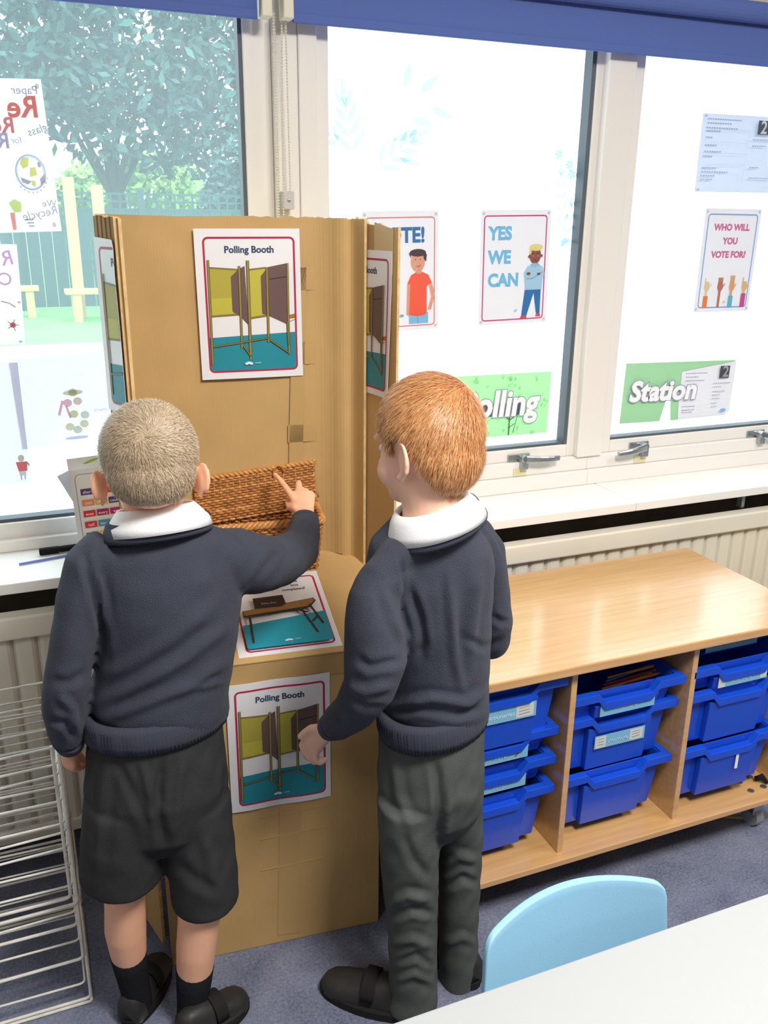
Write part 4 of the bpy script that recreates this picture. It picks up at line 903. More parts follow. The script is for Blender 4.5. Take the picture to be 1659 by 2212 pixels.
# ================================================================== the two children
CAMP = Vector((0, 0, CAMH))
def limb(m, nodes, material, n=22, cap=1.0):
    """nodes: (centre, half width across the view, half depth); elliptical loft with rounded ends"""
    N = []
    for q in nodes:
        if len(q) == 5: c = at(q[0], q[1], q[2]); N.append((c, q[3]*m_per_px(c), q[4]))
        else: N.append((Vector(q[0]), q[1], q[2]))
    rings = []
    def ring(c, t, a, b):
        d = (c-CAMP).normalized(); s = t.cross(d)
        s = s.normalized() if s.length > .05 else t.orthogonal().normalized(); e = s.cross(t).normalized()
        return [c+s*a*math.cos(2*PI*k/n)+e*b*math.sin(2*PI*k/n) for k in range(n)]
    L = len(N)
    T = [(N[min(i+1, L-1)][0]-N[max(i-1, 0)][0]).normalized() for i in range(L)]
    c, a, b = N[0]; r_ = min(a, b)*cap
    for q in (.97, .75, .4): k = math.sqrt(1-q*q); rings.append(ring(c-T[0]*r_*q, T[0], a*(k if cap > .3 else .6+.4*k), b*(k if cap > .3 else .6+.4*k)))
    for i, (c, a, b) in enumerate(N):
        rings.append(ring(c, T[i], a, b))
        if i < L-1:
            c2, a2, b2 = N[i+1]; t = (T[i]+T[i+1]).normalized(); rings.append(ring((c+c2)/2, t, (a+a2)/2, (b+b2)/2))
    c, a, b = N[-1]; r_ = min(a, b)*cap
    for q in (.4, .75, .97): k = math.sqrt(1-q*q); rings.append(ring(c+T[-1]*r_*q, T[-1], a*(k if cap > .3 else .6+.4*k), b*(k if cap > .3 else .6+.4*k)))
    m.loft(rings, material)
def eball(m, M, c, r, material, n=20, k=14):
    vs = []; rings = []
    for a in range(k+1):
        t = -PI/2+PI*a/k; q = max(math.cos(t), .03)
        rings.append([M @ Vector((c[0]+r[0]*q*math.cos(2*PI*i/n), c[1]+r[1]*q*math.sin(2*PI*i/n), c[2]+r[2]*math.sin(t))) for i in range(n)])
    m.loft(rings, material)
def project(V):
    d = V-np.array(CAMP); z = d @ np.array(fwd); return np.stack([829.5+FPX*(d @ np.array(rr))/z, 1106-FPX*(d @ np.array(uu))/z], 1)
def organic(name, m, voxel, smooth, material, parent, folds=(), noise=0.):
    me = m.mesh(name+'_tmp'); o = bpy.data.objects.new('tmp', me); COL.objects.link(o)
    r_ = o.modifiers.new('r', 'REMESH'); r_.mode = 'VOXEL'; r_.voxel_size = voxel; r_.use_smooth_shade = True
    if smooth: s_ = o.modifiers.new('s', 'SMOOTH'); s_.iterations = smooth; s_.factor = .5
    dg = bpy.context.evaluated_depsgraph_get(); dg.update(); me2 = bpy.data.meshes.new_from_object(o.evaluated_get(dg)); bpy.data.objects.remove(o); bpy.data.meshes.remove(me)
    me2.name = name; me2.materials.clear(); me2.materials.append(material)
    if folds or noise:
        nv = len(me2.vertices); co = np.empty(nv*3); me2.vertices.foreach_get('co', co); co = co.reshape(-1, 3)
        nr = np.empty(nv*3); me2.vertices.foreach_get('normal', nr); nr = nr.reshape(-1, 3); P2 = project(co); view = co-np.array(CAMP); facing = np.clip(-(nr*view).sum(1)/np.linalg.norm(view, axis=1)*1.6, 0, 1)
        disp = np.zeros(nv)
        for pts, wd, h in folds:
            dmin = np.full(nv, 1e9); tt = np.zeros(nv); tot = len(pts)-1
            for i, (a, b) in enumerate(zip(pts[:-1], pts[1:])):
                a, b = np.array(a, float), np.array(b, float); ab = b-a; t = np.clip(((P2-a) @ ab)/(ab @ ab), 0, 1); dd = np.linalg.norm(P2-(a+t[:, None]*ab), axis=1)
                k = dd < dmin; dmin[k] = dd[k]; tt[k] = (i+t[k])/tot
            env = np.clip(np.minimum(tt, 1-tt)*5+.15, 0, 1); disp += h*env*(np.exp(-(dmin/wd)**2)-.45*np.exp(-((dmin-wd*1.9)/wd)**2))*facing
        if noise:
            disp += noise*(np.sin(co[:, 0]*61+co[:, 2]*37)*np.sin(co[:, 2]*53+co[:, 1]*40)+.5*np.sin(co[:, 0]*120-co[:, 2]*90+2))
        co = co+nr*disp[:, None]; me2.vertices.foreach_set('co', co.ravel()); me2.update()
    me2.polygons.foreach_set('use_smooth', [True]*len(me2.polygons))
    return link(name, me2, parent)
def skin(name, rgb, rough=.5):
    m = mat(name, rgb, rough, .35, noise=(22, .05)); b = m.node_tree.nodes['Principled BSDF']; b.inputs['Subsurface Weight'].default_value = .3; b.inputs['Subsurface Radius'].default_value = (.016, .005, .002); b.inputs['Subsurface Scale'].default_value = .8
    return m
KNIT = mat('navy_knit', (64, 67, 79), .9, .1, noise=(26, .07), bump=(520, .35), sheen=.06)
RIB = mat('navy_rib_knit', (62, 65, 78), .9, .1, bump=(500, .25), sheen=.06)
CHAR = mat('charcoal_school_cloth', (55, 55, 56), .85, .15, noise=(30, .10), bump=(600, .25))
CHARG = mat('charcoal_green_school_cloth', (82, 86, 83), .85, .15, noise=(24, .12), bump=(600, .25))
POLO = mat('white_polo_cotton', (240, 238, 240), .8, .2, bump=(400, .1)); SOCK = mat('black_sock', (38, 38, 42), .95, .05, bump=(400, .4))
SHOE = mat('black_shoe_leather', (44, 42, 41), .5, .4, noise=(20, .2), bump=(60, .1)); SOLE = mat('dark_rubber_sole', (34, 32, 32), .8, .2)
def headframe(c, yaw, pitch, roll=0., s=1.):
    return Matrix.Translation(c) @ Matrix.Rotation(yaw, 4, 'Z') @ Matrix.Rotation(-pitch, 4, 'X') @ Matrix.Rotation(roll, 4, 'Y') @ Matrix.Scale(s, 4)
def add_head(m, M, material, ez=0.):
    E_ = lambda c, r: eball(m, M, c, r, material)
    E_((0, -.012, .012), (.0745, .092, .084)); E_((0, -.035, -.02), (.066, .064, .062)); E_((0, .034, -.035), (.058, .056, .070)); E_((0, .058, -.082), (.028, .028, .020)); E_((0, .015, -.07), (.05, .05, .035))
    for sx in (-1, 1):
        E_((sx*.034, .054, -.045), (.026, .028, .028)); E_((sx*.03, .072, .008), (.022, .014, .008))
        eball(m, M @ Matrix.Translation((sx*.075, -.004, -.022+ez)) @ Matrix.Rotation(sx*.42, 4, 'Z'), (0, 0, 0), (.0058, .0162, .0240), material, 14, 10)
        pts = [M @ (Matrix.Translation((sx*.079, -.006, -.018+ez)) @ Matrix.Rotation(sx*.42, 4, 'Z')) @ Vector((sx*.003, -.0165*math.cos(a)*(1 if math.cos(a) > -.3 else .8), .0245*math.sin(a))) for a in [-1.15+.29*k for k in range(12)]]
        m.tube(pts, [.0042]*8+[.0038, .0034, .003, .0028], material, 8)
        E_((sx*.077, .004, -.045+ez), (.0055, .008, .008))
    E_((0, .088, -.018), (.0075, .010, .022)); E_((0, .097, -.036), (.011, .012, .010))
    for sx in (-1, 1): E_((sx*.010, .090, -.038), (.007, .009, .007))
    E_((0, .084, -.064), (.021, .009, .0055)); E_((0, .083, -.072), (.018, .009, .006))
def face_parts(M, body, iris):
    for sx in (-1, 1):
        m = MB(); eball(m, M, (sx*.0285, .0715, -.010), (.0105, .0105, .0080), mat('eye_white', (236, 234, 232), .2, .5), 16, 10); e = sub(body, 'eye', m.mesh('eye', True))
        m = MB(); eball(m, M, (sx*.0285, .0805, -.010), (.0052, .0025, .0052), mat('iris_%d' % iris[0], iris, .2, .5), 14, 8); sub(e, 'iris', m.mesh('iris', True))
    m = MB(); eball(m, M, (0, .0895, -.068), (.016, .006, .004), mat('lips', (196, 118, 108), .4, .4), 14, 8); sub(body, 'lips', m.mesh('lips', True))
def hairmat(name, cols):
    m = bpy.data.materials.new(name); m.use_nodes = True; nt = m.node_tree; p = nt.nodes['Principled BSDF']; gi = nt.nodes.new('ShaderNodeNewGeometry'); r = nt.nodes.new('ShaderNodeValToRGB')
    r.color_ramp.elements[0].color = srgb(*cols[0]); r.color_ramp.elements[1].color = srgb(*cols[-1])
    for k, c in enumerate(cols[1:-1]): e = r.color_ramp.elements.new((k+1)/(len(cols)-1)); e.color = srgb(*c)
    nt.links.new(gi.outputs['Random Per Island'], r.inputs[0]); nt.links.new(r.outputs[0], p.inputs['Base Color']); p.inputs['Roughness'].default_value = .42; p.inputs['Specular IOR Level'].default_value = .5
    return m
def hair(body, M, line, T, whorl, count, L, lift, wid, mats, parent, swirl=.6, seed=1, ez=0.):
    """hair grown on the scalp faces of the finished body mesh"""
    me = body.data; Mi = M.inverted(); nv = len(me.vertices); co = np.empty(nv*3); me.vertices.foreach_get('co', co); co = co.reshape(-1, 3); nr = np.empty(nv*3); me.vertices.foreach_get('normal', nr); nr = nr.reshape(-1, 3)
    Mn = np.array(Mi); lc = co @ Mn[:3, :3].T+Mn[:3, 3]; d = np.array([line(*p) if abs(p[0]) < .12 and -.14 < p[1] < .13 and -.16 < p[2] < .14 else -1 for p in lc])
    ear = (np.abs(lc[:, 0]) > .0715) & ((lc[:, 1]+.008)**2/.030**2+(lc[:, 2]+.02-ez)**2/.036**2 < 1); d[ear] = -1
    keep = d > 0; polys = [tuple(p.vertices) for p in me.polygons]; faces = [p for p in polys if all(keep[i] for i in p)]
    idx = {}; vs = []; fs = []; fade = np.clip(d/.022, 0, 1)**.6
    for p in faces:
        q = []
        for i in p:
            if i not in idx: idx[i] = len(vs); vs.append(co[i]+nr[i]*(.0006+T*fade[i]))
            q.append(idx[i])
        fs.append(tuple(q))
    m = MB(); m.mats = list(mats); m.v = [tuple(v) for v in vs]; m.f = fs; m.mi = [0]*len(fs)
    rng = np.random.RandomState(seed); cs = np.array([co[list(p)].mean(0) for p in faces]); ns = np.array([nr[list(p)].mean(0) for p in faces]); fd = np.array([fade[list(p)].mean() for p in faces])
    wc = np.array(M @ Vector(whorl)); pick = rng.choice(len(cs), count); A = []; F = []
    ns /= np.linalg.norm(ns, axis=1)[:, None]
    for j in pick:
        n = ns[j]; p = cs[j]+rng.normal(size=3)*.0016+n*T*fd[j]*.7; r_ = p-wc; r_ -= n*(r_ @ n); l = np.linalg.norm(r_)+1e-6; t = r_/l; sw = np.cross(n, t); t = t+sw*swirl*math.exp(-l/.035)+rng.normal(size=3)*.16+np.array([0, 0, -.25])*min(1, l/.08); t -= n*(t @ n); t /= np.linalg.norm(t)+1e-9
        Lk = L*rng.uniform(.6, 1.15)*(.35+.65*fd[j]); s_ = np.cross(n, t)*wid*.5; h = lift*(.4+.6*fd[j])*rng.uniform(.6, 1.4)
        k = len(m.v); a, b, c = p, p+t*Lk*.55+n*h*.75, p+t*Lk+n*h*.8
        m.v += [tuple(a-s_), tuple(a+s_), tuple(b-s_*.8), tuple(b+s_*.8), tuple(c)]; m.f += [(k, k+1, k+3, k+2), (k+2, k+3, k+4)]; m.mi += [1, 1]
    return sub(parent, 'hair', m.mesh('hair', True)) if parent.type == 'MESH' else link('hair', m.mesh('hair', True), parent)
def ringband(name, parent, centre, ax, ay, tilt, prof, ribs, material, amp=.0009, n=240, yaw=0.):
    """rib-knit ring; prof = [(radial growth, height)] closed section"""
    R_ = Matrix.Translation(centre) @ Matrix.Rotation(yaw, 4, 'Z') @ Matrix.Rotation(tilt[0], 4, 'X') @ Matrix.Rotation(tilt[1], 4, 'Y'); m = MB(); rings = []
    for k in range(n):
        a = 2*PI*k/n; w_ = amp*math.sin(ribs*a) if ribs else 0
        rings.append([R_ @ Vector(((ax+g+w_*(1 if g >= 0 else 0))*math.cos(a), (ay+g+w_*(1 if g >= 0 else 0))*math.sin(a), z)) for g, z in prof])
    m.loft(rings, material, closed=True); return m.build(name, parent, smooth=True)
def shoe(parent, heel, toe, w=.036, hgt=.078, strap=True):
    h, t = Vector(heel+(0,)), Vector(toe+(0,)); D = (t-h).normalized(); S = Vector((D.y, -D.x, 0)); Ln = (t-h).length; m = MB(); rings = []
    for q, ww, zz in ((0, .55, .75), (.04, .78, .95), (.15, .88, 1.0), (.33, .86, .98), (.5, .90, .84), (.66, 1.0, .68), (.8, 1.0, .60), (.91, .84, .54), (.975, .55, .44), (1.0, .25, .34)):
        c = h+D*Ln*q; rings.append([c+S*w*ww*math.cos(a)*(1 if math.sin(a) < 0 else .93)+Vector((0, 0, .016+max(0, hgt*zz-.016)*(max(0, math.sin(a))**.65) if math.sin(a) > 0 else .012)) for a in [2*PI*k/18 for k in range(18)]])
    m.loft(rings, SHOE); o = m.build('shoe', parent, smooth=True)
    pts = [];
    for k in range(28):
        a = 2*PI*k/28; x = math.cos(a); wq = w*1.1*(1-.12*(x < 0)*abs(x))*abs(math.sin(a))**.8*(1 if math.sin(a) > 0 else -1); pts.append(h+D*Ln*(.5+.52*x)+S*wq+Vector((0, 0, .001)))
    sub(o, 'sole', MB().prism(pts, (0, 0, .017), SOLE).mesh('sole'))
    if strap:
        c = h+D*Ln*.52; m = MB(); m.loft([[c+D*dx+S*(w*.98)*math.cos(a)+Vector((0, 0, .016+(hgt*.86-.010)*math.sin(a)**.65)) for a in [PI*(k+.6)/13.2 for k in range(13)]] for dx in (-.013, .013)], SOLE, caps=False); sub(o, 'strap', m.mesh('strap', True))
    return o
FB = lambda *pts: [(at(p[0], p[1], p[2]), p[3], p[3]) for p in pts]
# ---------------------------------------------------------------- child in shorts
pl = thing('person', (.2, 1.38, 0), 'child in navy jumper, grey shorts and cropped hair, pointing into the wicker basket', 'person')
SK = skin('skin_warm', (242, 184, 150)); m = MB()
HL = headframe(at(322, 992, 1.375), math.radians(-4), math.radians(14), 0, .985) @ Matrix.Diagonal((1, 1, .95, 1)); add_head(m, HL, SK, -.020)
limb(m, [(335, 1060, 1.375, 56, .045), (338, 1110, 1.37, 58, .046), (340, 1160, 1.37, 70, .05)], SK)
limb(m, [(340, 1180, 1.37, 110, .055), (365, 1290, 1.37, 140, .07), (350, 1480, 1.375, 125, .07), (340, 1640, 1.38, 128, .065)], SK)
limb(m, [(500, 1215, 1.37, 30, .028), (585, 1205, 1.44, 32, .03), (645, 1185, 1.54, 26, .026), (657, 1140, 1.63, 21, .020), (659, 1116, 1.66, 20, .016)], SK)
limb(m, [(190, 1230, 1.37, 28, .026), (148, 1400, 1.36, 30, .027), (140, 1540, 1.37, 26, .024), (152, 1612, 1.41, 19, .016), (152, 1630, 1.42, 18, .014)], SK)
# pointing hand
limb(m, [(659, 1112, 1.665, 20, .013), (655, 1090, 1.685, 25, .012), (655, 1068, 1.708, 27, .011)], SK)
for ch_ in (FB((634, 1078, 1.70, .0082), (618, 1054, 1.735, .0074), (605, 1037, 1.765, .0066), (594, 1025, 1.79, .0058)),
            FB((645, 1068, 1.708, .0082), (645, 1046, 1.745, .0078), (645, 1041, 1.765, .0072), (647, 1056, 1.775, .0064)),
            FB((661, 1066, 1.708, .0080), (661, 1060, 1.742, .0076), (661, 1078, 1.757, .0070), (659, 1088, 1.74, .0062)),
            FB((675, 1074, 1.70, .0074), (676, 1070, 1.73, .0068), (675, 1088, 1.742, .0062), (672, 1096, 1.728, .0056)),
            FB((638, 1098, 1.68, .0095), (626, 1096, 1.70, .0080), (622, 1086, 1.725, .0070), (626, 1078, 1.742, .0060))): limb(m, ch_, SK, 12)
# hanging hand, fingers curled
limb(m, [(152, 1618, 1.415, 17, .013), (150, 1634, 1.425, 18, .020), (154, 1645, 1.43, 16, .020)], SK)
for ch_ in (FB((141, 1636, 1.415, .0076), (144, 1652, 1.418, .0070), (157, 1658, 1.422, .0064), (168, 1655, 1.428, .0058)), FB((146, 1638, 1.428, .0080), (151, 1655, 1.432, .0074), (166, 1661, 1.436, .0068), (178, 1656, 1.440, .0060)),
            FB((153, 1640, 1.442, .0080), (160, 1655, 1.446, .0074), (173, 1659, 1.448, .0068), (183, 1652, 1.450, .0060)), FB((160, 1638, 1.455, .0078), (170, 1652, 1.458, .0072), (180, 1654, 1.460, .0066), (186, 1646, 1.460, .0058)),
            FB((158, 1622, 1.44, .009), (172, 1632, 1.452, .0078), (180, 1642, 1.455, .0068), (184, 1648, 1.452, .0058))): limb(m, ch_, SK, 12)
# legs
limb(m, [(275, 1730, 1.39, 46, .045), (268, 1900, 1.415, 47, .044), (270, 1950, 1.42, 43, .042), (271, 2005, 1.43, 44, .046), (279, 2065, 1.437, 37, .038), (293, 2130, 1.445, 28, .028), (300, 2180, 1.45, 27, .028)], SK)
limb(m, [(415, 1730, 1.375, 46, .045), (432, 1930, 1.375, 48, .044), (430, 1985, 1.375, 45, .043), (424, 2045, 1.38, 43, .045), (420, 2105, 1.382, 38, .038), (416, 2180, 1.385, 30, .029), (416, 2230, 1.385, 30, .03)], SK)
limb(m, [((.075, 1.45, .036), .018, .014), ((.10, 1.49, .030), .018, .010), ((.114, 1.52, .026), .014, .008)], SK); limb(m, [((.165, 1.355, .036), .018, .014), ((.21, 1.37, .030), .018, .010), ((.24, 1.38, .026), .014, .008)], SK)
body = organic('body', m, .0034, 4, SK, pl)
face_parts(HL, body, (88, 110, 130))
def line_l(x, y, z):
    ax = abs(x)
    if y < -.045: zl = -.074+.12*max(0, ax-.03)
    elif y < -.015: zl = -.066+(y+.045)/.03*.075
    elif y < .022: zl = -.004
    elif y < .04: zl = -.024
    elif y < .068: zl = .012+(y-.04)/.028*.032
    else: zl = .046
    return z-zl
HM = hairmat('cropped_ash_hair', [(148, 126, 104), (178, 156, 130), (198, 177, 148), (216, 196, 166)]); HB = mat('cropped_hair_base', (182, 160, 134), .8, .2, noise=(120, .14), bump=(300, .5))
hair(body, HL, line_l, .0022, (-.008, -.098, .040), 26000, .0090, .0022, .0006, (HB, HM), body, swirl=1.0, seed=3, ez=-.02)
m = MB()
limb(m, [(340, 1150, 1.372, 104, .052), (345, 1180, 1.37, 148, .066), (358, 1230, 1.37, 158, .082), (366, 1300, 1.37, 155, .090), (362, 1390, 1.375, 147, .090), (352, 1460, 1.378, 144, .088), (343, 1505, 1.38, 149, .088), (338, 1530, 1.38, 146, .083)], KNIT, 30, .25)
limb(m, [(228, 1186, 1.37, 48, .045), (192, 1215, 1.37, 50, .05), (172, 1300, 1.365, 50, .05), (157, 1390, 1.36, 47, .048), (143, 1480, 1.36, 49, .046), (139, 1535, 1.37, 46, .044), (146, 1585, 1.39, 38, .036)], KNIT, 22, .4)
limb(m, [(458, 1196, 1.37, 58, .055), (505, 1212, 1.375, 74, .056), (552, 1218, 1.41, 66, .055), (602, 1214, 1.46, 55, .05), (642, 1190, 1.535, 47, .045), (655, 1158, 1.595, 38, .038), (658, 1130, 1.64, 31, .026)], KNIT, 22, .4)
FL_ = [([(215, 1520), (300, 1478), (400, 1425), (500, 1345)], 13, .006), ([(210, 1560), (310, 1522), (420, 1480), (498, 1420)], 11, .005), ([(205, 1470), (290, 1432), (380, 1375), (470, 1300)], 15, .0045), ([(430, 1490), (480, 1470)], 8, .004),
       ([(178, 1185), (205, 1290), (222, 1360), (228, 1430)], 9, -.006), ([(200, 1225), (222, 1290), (228, 1350)], 8, .004), ([(525, 1290), (575, 1225), (605, 1185)], 9, -.005), ([(555, 1300), (610, 1250), (640, 1205)], 9, .005), ([(600, 1160), (640, 1175), (650, 1200)], 7, -.005),
       ([(125, 1500), (155, 1530), (165, 1575)], 9, .005), ([(105, 1555), (140, 1565), (165, 1600)], 8, -.005), ([(110, 1470), (150, 1475), (190, 1450)], 10, -.004), ([(255, 1150), (225, 1172), (200, 1200)], 4, -.003), ([(468, 1135), (500, 1155), (530, 1190)], 4, -.003)]
organic('jumper', m, .0046, 5, KNIT, pl, FL_, .0007)
c = at(338, 1538, 1.38); k = m_per_px(c)
ringband('jumper_hem', pl, c, 151*k, .089, (.0, -.02), [(-.004, .024), (.003, .014), (.003, -.012), (0, -.026), (-.014, -.024), (-.014, .020)], 110, RIB, .0015)
c = at(340, 1137, 1.372); k = m_per_px(c)
ringband('neck_rib', pl, c+Vector((0, .0, .004)), 108*k, .068, (-.20, -.04), [(-.010, .013), (-.002, .012), (.008, -.012), (.006, -.018), (-.012, -.012)], 120, RIB, .0009)
ringband('polo_collar', pl, at(340, 1112, 1.372)+Vector((0, .004, 0)), .056, .053, (-.24, -.04), [(0, .012), (.005, .014), (.026, -.012), (.030, -.026), (.022, -.026), (.003, .004), (-.002, .0)], 0, POLO)
m = MB(); limb(m, [(658, 1140, 1.625, 33, .028), (659, 1122, 1.652, 30, .0245)], RIB, 40, .2); m.build('cuff', pl, smooth=True); m = MB(); limb(m, [(147, 1588, 1.392, 37, .035), (151, 1606, 1.408, 30, .026)], RIB, 40, .2); m.build('cuff', pl, smooth=True)
m = MB()
limb(m, [(338, 1545, 1.38, 138, .078), (338, 1600, 1.38, 144, .082), (340, 1690, 1.38, 153, .090), (342, 1770, 1.385, 148, .080), (345, 1815, 1.385, 110, .050)], CHAR, 30, .2)
limb(m, [(268, 1720, 1.385, 84, .078), (264, 1800, 1.39, 86, .078), (263, 1850, 1.395, 88, .074), (264, 1886, 1.40, 88, .072)], CHAR, 26, .12)
limb(m, [(418, 1720, 1.38, 80, .078), (428, 1800, 1.38, 76, .076), (438, 1880, 1.375, 74, .072), (444, 1938, 1.375, 72, .068)], CHAR, 26, .12)
organic('shorts', m, .0046, 9, CHAR, pl, [([(350, 1640), (340, 1740), (355, 1830)], 10, -.007), ([(305, 1640), (318, 1700), (345, 1760)], 9, .004), ([(230, 1640), (215, 1760), (205, 1900)], 12, .004), ([(250, 1640), (290, 1720), (330, 1800)], 10, -.003), ([(395, 1640), (385, 1720), (375, 1820)], 10, .004), ([(485, 1660), (490, 1700), (480, 1730)], 6, -.006), ([(440, 1800), (460, 1880), (470, 1940)], 12, .004), ([(380, 1860), (420, 1900), (480, 1930)], 12, -.003)], .0008)
m = MB(); limb(m, [(277, 2056, 1.436, 39, .040), (287, 2110, 1.442, 33, .033), (296, 2150, 1.446, 30, .030), (302, 2185, 1.45, 29, .030)], SOCK, 24, .15); m.build('sock', pl, smooth=True)
m = MB(); limb(m, [(421, 2088, 1.382, 41, .041), (417, 2160, 1.384, 34, .033), (416, 2200, 1.385, 33, .032), (416, 2235, 1.385, 33, .032)], SOCK, 24, .15); m.build('sock', pl, smooth=True)
shoe(pl, (.040, 1.415), (.128, 1.553)); shoe(pl, (.128, 1.335), (.272, 1.392))
# ---------------------------------------------------------------- child in trousers
pr = thing('person', (.62, 1.26, 0), 'red haired child in navy jumper and long grey trousers, looking down at the basket', 'person')
SK2 = skin('skin_fair', (248, 198, 174)); m = MB()
HR = headframe(at(920, 948, 1.245), math.radians(31), math.radians(10), math.radians(4), .915) @ Matrix.Diagonal((1, 1, 1.13, 1)); add_head(m, HR, SK2, -.006)
limb(m, [(925, 1030, 1.235, 72, .050), (935, 1090, 1.225, 66, .048), (940, 1140, 1.225, 74, .052)], SK2)
limb(m, [(930, 1180, 1.24, 115, .055), (930, 1300, 1.245, 125, .07), (940, 1480, 1.25, 95, .07), (935, 1650, 1.255, 100, .065)], SK2)
limb(m, [(822, 1265, 1.21, 28, .028), (808, 1400, 1.19, 34, .032), (795, 1490, 1.195, 32, .03), (745, 1550, 1.27, 26, .024), (710, 1576, 1.33, 18, .017)], SK2)
limb(m, [(1040, 1200, 1.28, 26, .026), (1068, 1280, 1.29, 30, .029), (1066, 1380, 1.30, 27, .027), (1035, 1385, 1.40, 22, .022), (1000, 1370, 1.46, 18, .017)], SK2)
# fist near the poster
limb(m, [(712, 1574, 1.33, 18, .016), (694, 1588, 1.352, 23, .015), (676, 1606, 1.37, 24, .015)], SK2)
for ch_ in (FB((690, 1574, 1.345, .0095), (672, 1574, 1.36, .0085), (658, 1583, 1.372, .0075), (649, 1591, 1.38, .0066)),
            FB((665, 1594, 1.375, .0085), (653, 1610, 1.388, .0078), (657, 1622, 1.395, .0070), (668, 1626, 1.392, .0062)),
            FB((668, 1604, 1.373, .0088), (658, 1624, 1.383, .0080), (666, 1638, 1.388, .0073), (678, 1638, 1.385, .0064)),
            FB((673, 1614, 1.368, .0088), (668, 1636, 1.374, .0080), (680, 1646, 1.376, .0073), (692, 1642, 1.372, .0064)),
            FB((681, 1620, 1.36, .0084), (681, 1640, 1.362, .0076), (692, 1648, 1.36, .0068), (702, 1641, 1.356, .0060))): limb(m, ch_, SK2, 12)
# far hand resting in front of the body
HND = Vector(at(1000, 1370, 1.46)); limb(m, [(HND, .018, .014), (HND+Vector((-.03, .02, .002)), .023, .012), (HND+Vector((-.055, .03, 0)), .024, .011)], SK2)
for k in range(4):
    b_ = HND+Vector((-.052, .018+.013*k, .012-.008*k)); limb(m, [(b_, .0082, .0082), (b_+Vector((-.022, .006, -.004)), .0076, .0076), (b_+Vector((-.034, .006, -.018)), .007, .007), (b_+Vector((-.030, .004, -.030)), .006, .006)], SK2, 12)
limb(m, [(HND+Vector((-.012, .0, .012)), .009, .009), (HND+Vector((-.028, -.012, .016)), .008, .008), (HND+Vector((-.045, -.014, .010)), .0068, .0068)], SK2, 12)
limb(m, [(890, 1720, 1.255, 40, .04), (888, 1950, 1.25, 40, .04), (890, 2130, 1.25, 32, .03)], SK2); limb(m, [(980, 1740, 1.28, 32, .035), (990, 1950, 1.29, 34, .038), (990, 2080, 1.29, 28, .028)], SK2)
limb(m, [((.57, 1.255, .036), .018, .014), ((.52, 1.295, .032), .018, .012), ((.48, 1.33, .026), .015, .008)], SK2); limb(m, [((.72, 1.275, .036), .018, .014), ((.713, 1.33, .030), .018, .010), ((.706, 1.385, .026), .014, .008)], SK2)
body2 = organic('body', m, .0034, 4, SK2, pr); face_parts(HR, body2, (120, 150, 160))
def line_r(x, y, z):
    ax = abs(x)
    if y < -.05: zl = -.088+.35*max(0, ax-.022)
    elif y < -.012: zl = -.070+(y+.05)/.038*.075
    elif y < .018: zl = .006
    elif y < .036: zl = -.016
    elif y < .068: zl = .0+(y-.036)/.032*.030
    else: zl = .034
    return z-zl
HM2 = hairmat('copper_hair', [(170, 106, 60), (204, 140, 84), (226, 166, 108), (242, 202, 152)]); HB2 = mat('copper_hair_base', (204, 132, 76), .7, .3, noise=(90, .2), bump=(160, .6))
hair(body2, HR, line_r, .0075, (.020, -.080, .070), 34000, .022, .0042, .00065, (HB2, HM2), body2, swirl=.8, seed=5, ez=-.006)
m = MB()
limb(m, [(935, 1135, 1.228, 96, .056), (932, 1175, 1.235, 132, .068), (928, 1230, 1.24, 142, .082), (932, 1310, 1.245, 132, .09), (940, 1400, 1.25, 120, .09), (942, 1465, 1.25, 114, .088), (937, 1505, 1.255, 121, .088), (934, 1526, 1.255, 118, .083)], KNIT, 30, .25)
limb(m, [(868, 1222, 1.225, 44, .042), (822, 1258, 1.212, 52, .05), (808, 1290, 1.205, 56, .055), (806, 1340, 1.195, 62, .058), (812, 1420, 1.19, 70, .060), (800, 1480, 1.195, 58, .054), (768, 1530, 1.235, 47, .046), (732, 1560, 1.29, 38, .036)], KNIT, 22, .45)
limb(m, [(938, 1158, 1.228, 42, .045), (860, 1200, 1.22, 44, .045), (815, 1250, 1.208, 40, .042)], KNIT, 22, .6)
limb(m, [(1022, 1150, 1.27, 42, .045), (1050, 1190, 1.28, 42, .046), (1062, 1270, 1.285, 38, .044), (1070, 1340, 1.29, 38, .042), (1066, 1385, 1.305, 36, .04), (1040, 1388, 1.38, 30, .034), (1010, 1376, 1.43, 26, .026)], KNIT, 22, .45)
FR_ = [([(880, 1260), (905, 1330), (915, 1390), (905, 1420)], 9, -.007), ([(830, 1270), (850, 1340), (885, 1395)], 10, .005), ([(968, 1230), (975, 1330), (985, 1430), (1000, 1500)], 9, .004), ([(1040, 1230), (1025, 1330), (1010, 1420)], 10, .004), ([(1003, 1230), (1000, 1330), (998, 1420)], 11, -.004),
       ([(870, 1520), (930, 1508), (1010, 1520), (1050, 1490)], 9, .006), ([(830, 1545), (900, 1530), (985, 1545), (1045, 1530)], 8, -.005), ([(770, 1420), (800, 1440), (870, 1425)], 9, -.004), ([(745, 1480), (790, 1495), (850, 1480)], 10, .005), ([(750, 1505), (790, 1530), (840, 1530)], 8, -.005), ([(725, 1520), (745, 1545), (750, 1580)], 7, .004),
       ([(1062, 1330), (1085, 1345), (1100, 1340)], 7, -.004), ([(1000, 1375), (1045, 1400), (1090, 1380)], 8, -.004), ([(862, 1195), (870, 1240), (872, 1290)], 4, -.003), ([(1050, 1130), (1075, 1165), (1090, 1200)], 4, -.003)]
organic('jumper', m, .0046, 9, KNIT, pr, FR_, .0007)
c = at(935, 1534, 1.255); k = m_per_px(c)
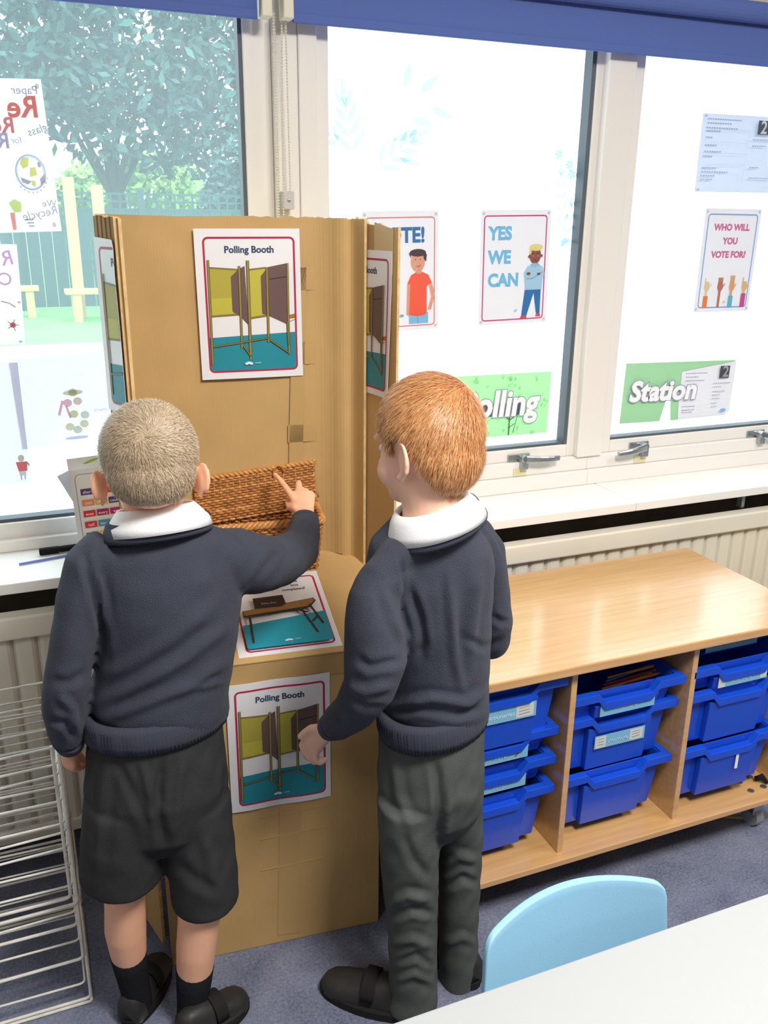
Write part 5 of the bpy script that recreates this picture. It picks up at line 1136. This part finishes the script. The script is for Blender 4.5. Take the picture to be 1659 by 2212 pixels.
ringband('jumper_hem', pr, c, 123*k, .089, (.0, -.10), [(-.004, .026), (.003, .016), (.003, -.013), (0, -.030), (-.014, -.026), (-.014, .022)], 100, RIB, .0015, yaw=.2)
c = at(936, 1120, 1.228); k = m_per_px(c)
ringband('neck_rib', pr, c+Vector((.004, .0, -.002)), 106*k, .072, (-.16, -.26), [(-.012, .014), (-.002, .013), (.008, -.014), (.006, -.020), (-.014, -.014)], 110, RIB, .0009, yaw=.3)
ringband('polo_collar', pr, at(936, 1098, 1.228)+Vector((0, .002, -.004)), .057, .054, (-.22, -.20), [(0, .012), (.006, .014), (.016, .002), (.027, -.016), (.029, -.030), (.021, -.028), (.004, .002), (-.002, -.002)], 0, POLO, yaw=.3)
m = MB(); limb(m, [(731, 1561, 1.292, 37, .034), (712, 1572, 1.325, 29, .024)], RIB, 40, .2); m.build('cuff', pr, smooth=True); m = MB(); limb(m, [(1012, 1377, 1.428, 27, .026), (1002, 1372, 1.452, 22, .02)], RIB, 40, .2); m.build('cuff', pr, smooth=True)
m = MB()
limb(m, [(934, 1545, 1.255, 112, .078), (932, 1600, 1.255, 115, .082), (930, 1680, 1.255, 117, .088), (932, 1740, 1.26, 112, .076), (940, 1790, 1.265, 80, .045)], CHARG, 30, .2)
limb(m, [(882, 1720, 1.25, 70, .075), (884, 1800, 1.25, 66, .072), (886, 1890, 1.25, 62, .066), (890, 1980, 1.25, 56, .060), (892, 2070, 1.25, 52, .056), (893, 2130, 1.25, 52, .056), (890, 2166, 1.25, 56, .058)], CHARG, 24, .12)
limb(m, [(975, 1690, 1.272, 60, .070), (985, 1740, 1.28, 57, .072), (992, 1800, 1.29, 52, .068), (992, 1900, 1.29, 47, .06), (990, 2000, 1.29, 43, .054), (990, 2080, 1.29, 42, .052), (990, 2112, 1.29, 42, .052)], CHARG, 24, .12)
organic('trousers', m, .0046, 12, CHARG, pr, [([(940, 1640), (950, 1740), (945, 1830)], 9, -.007), ([(850, 1640), (860, 1720), (890, 1790)], 10, .004), ([(830, 1960), (880, 1935), (940, 1945)], 9, .006), ([(840, 1985), (890, 1965), (945, 1975)], 8, -.006), ([(838, 2040), (890, 2030), (940, 2050)], 9, .005), ([(850, 2080), (900, 2065), (940, 2090)], 8, -.005), ([(850, 2120), (895, 2105), (940, 2125)], 8, .005), ([(950, 1880), (990, 1850), (1035, 1860)], 9, .005), ([(955, 1920), (1000, 1895), (1035, 1910)], 8, -.005), ([(960, 2040), (1000, 2025), (1030, 2040)], 8, .004), ([(985, 1660), (970, 1740), (955, 1800)], 10, .004), ([(870, 1800), (895, 1860), (930, 1900)], 10, -.004)], .0010)
shoe(pr, (.605, 1.222), (.432, 1.368), .041, .082); shoe(pr, (.728, 1.245), (.702, 1.435), .038, .078)
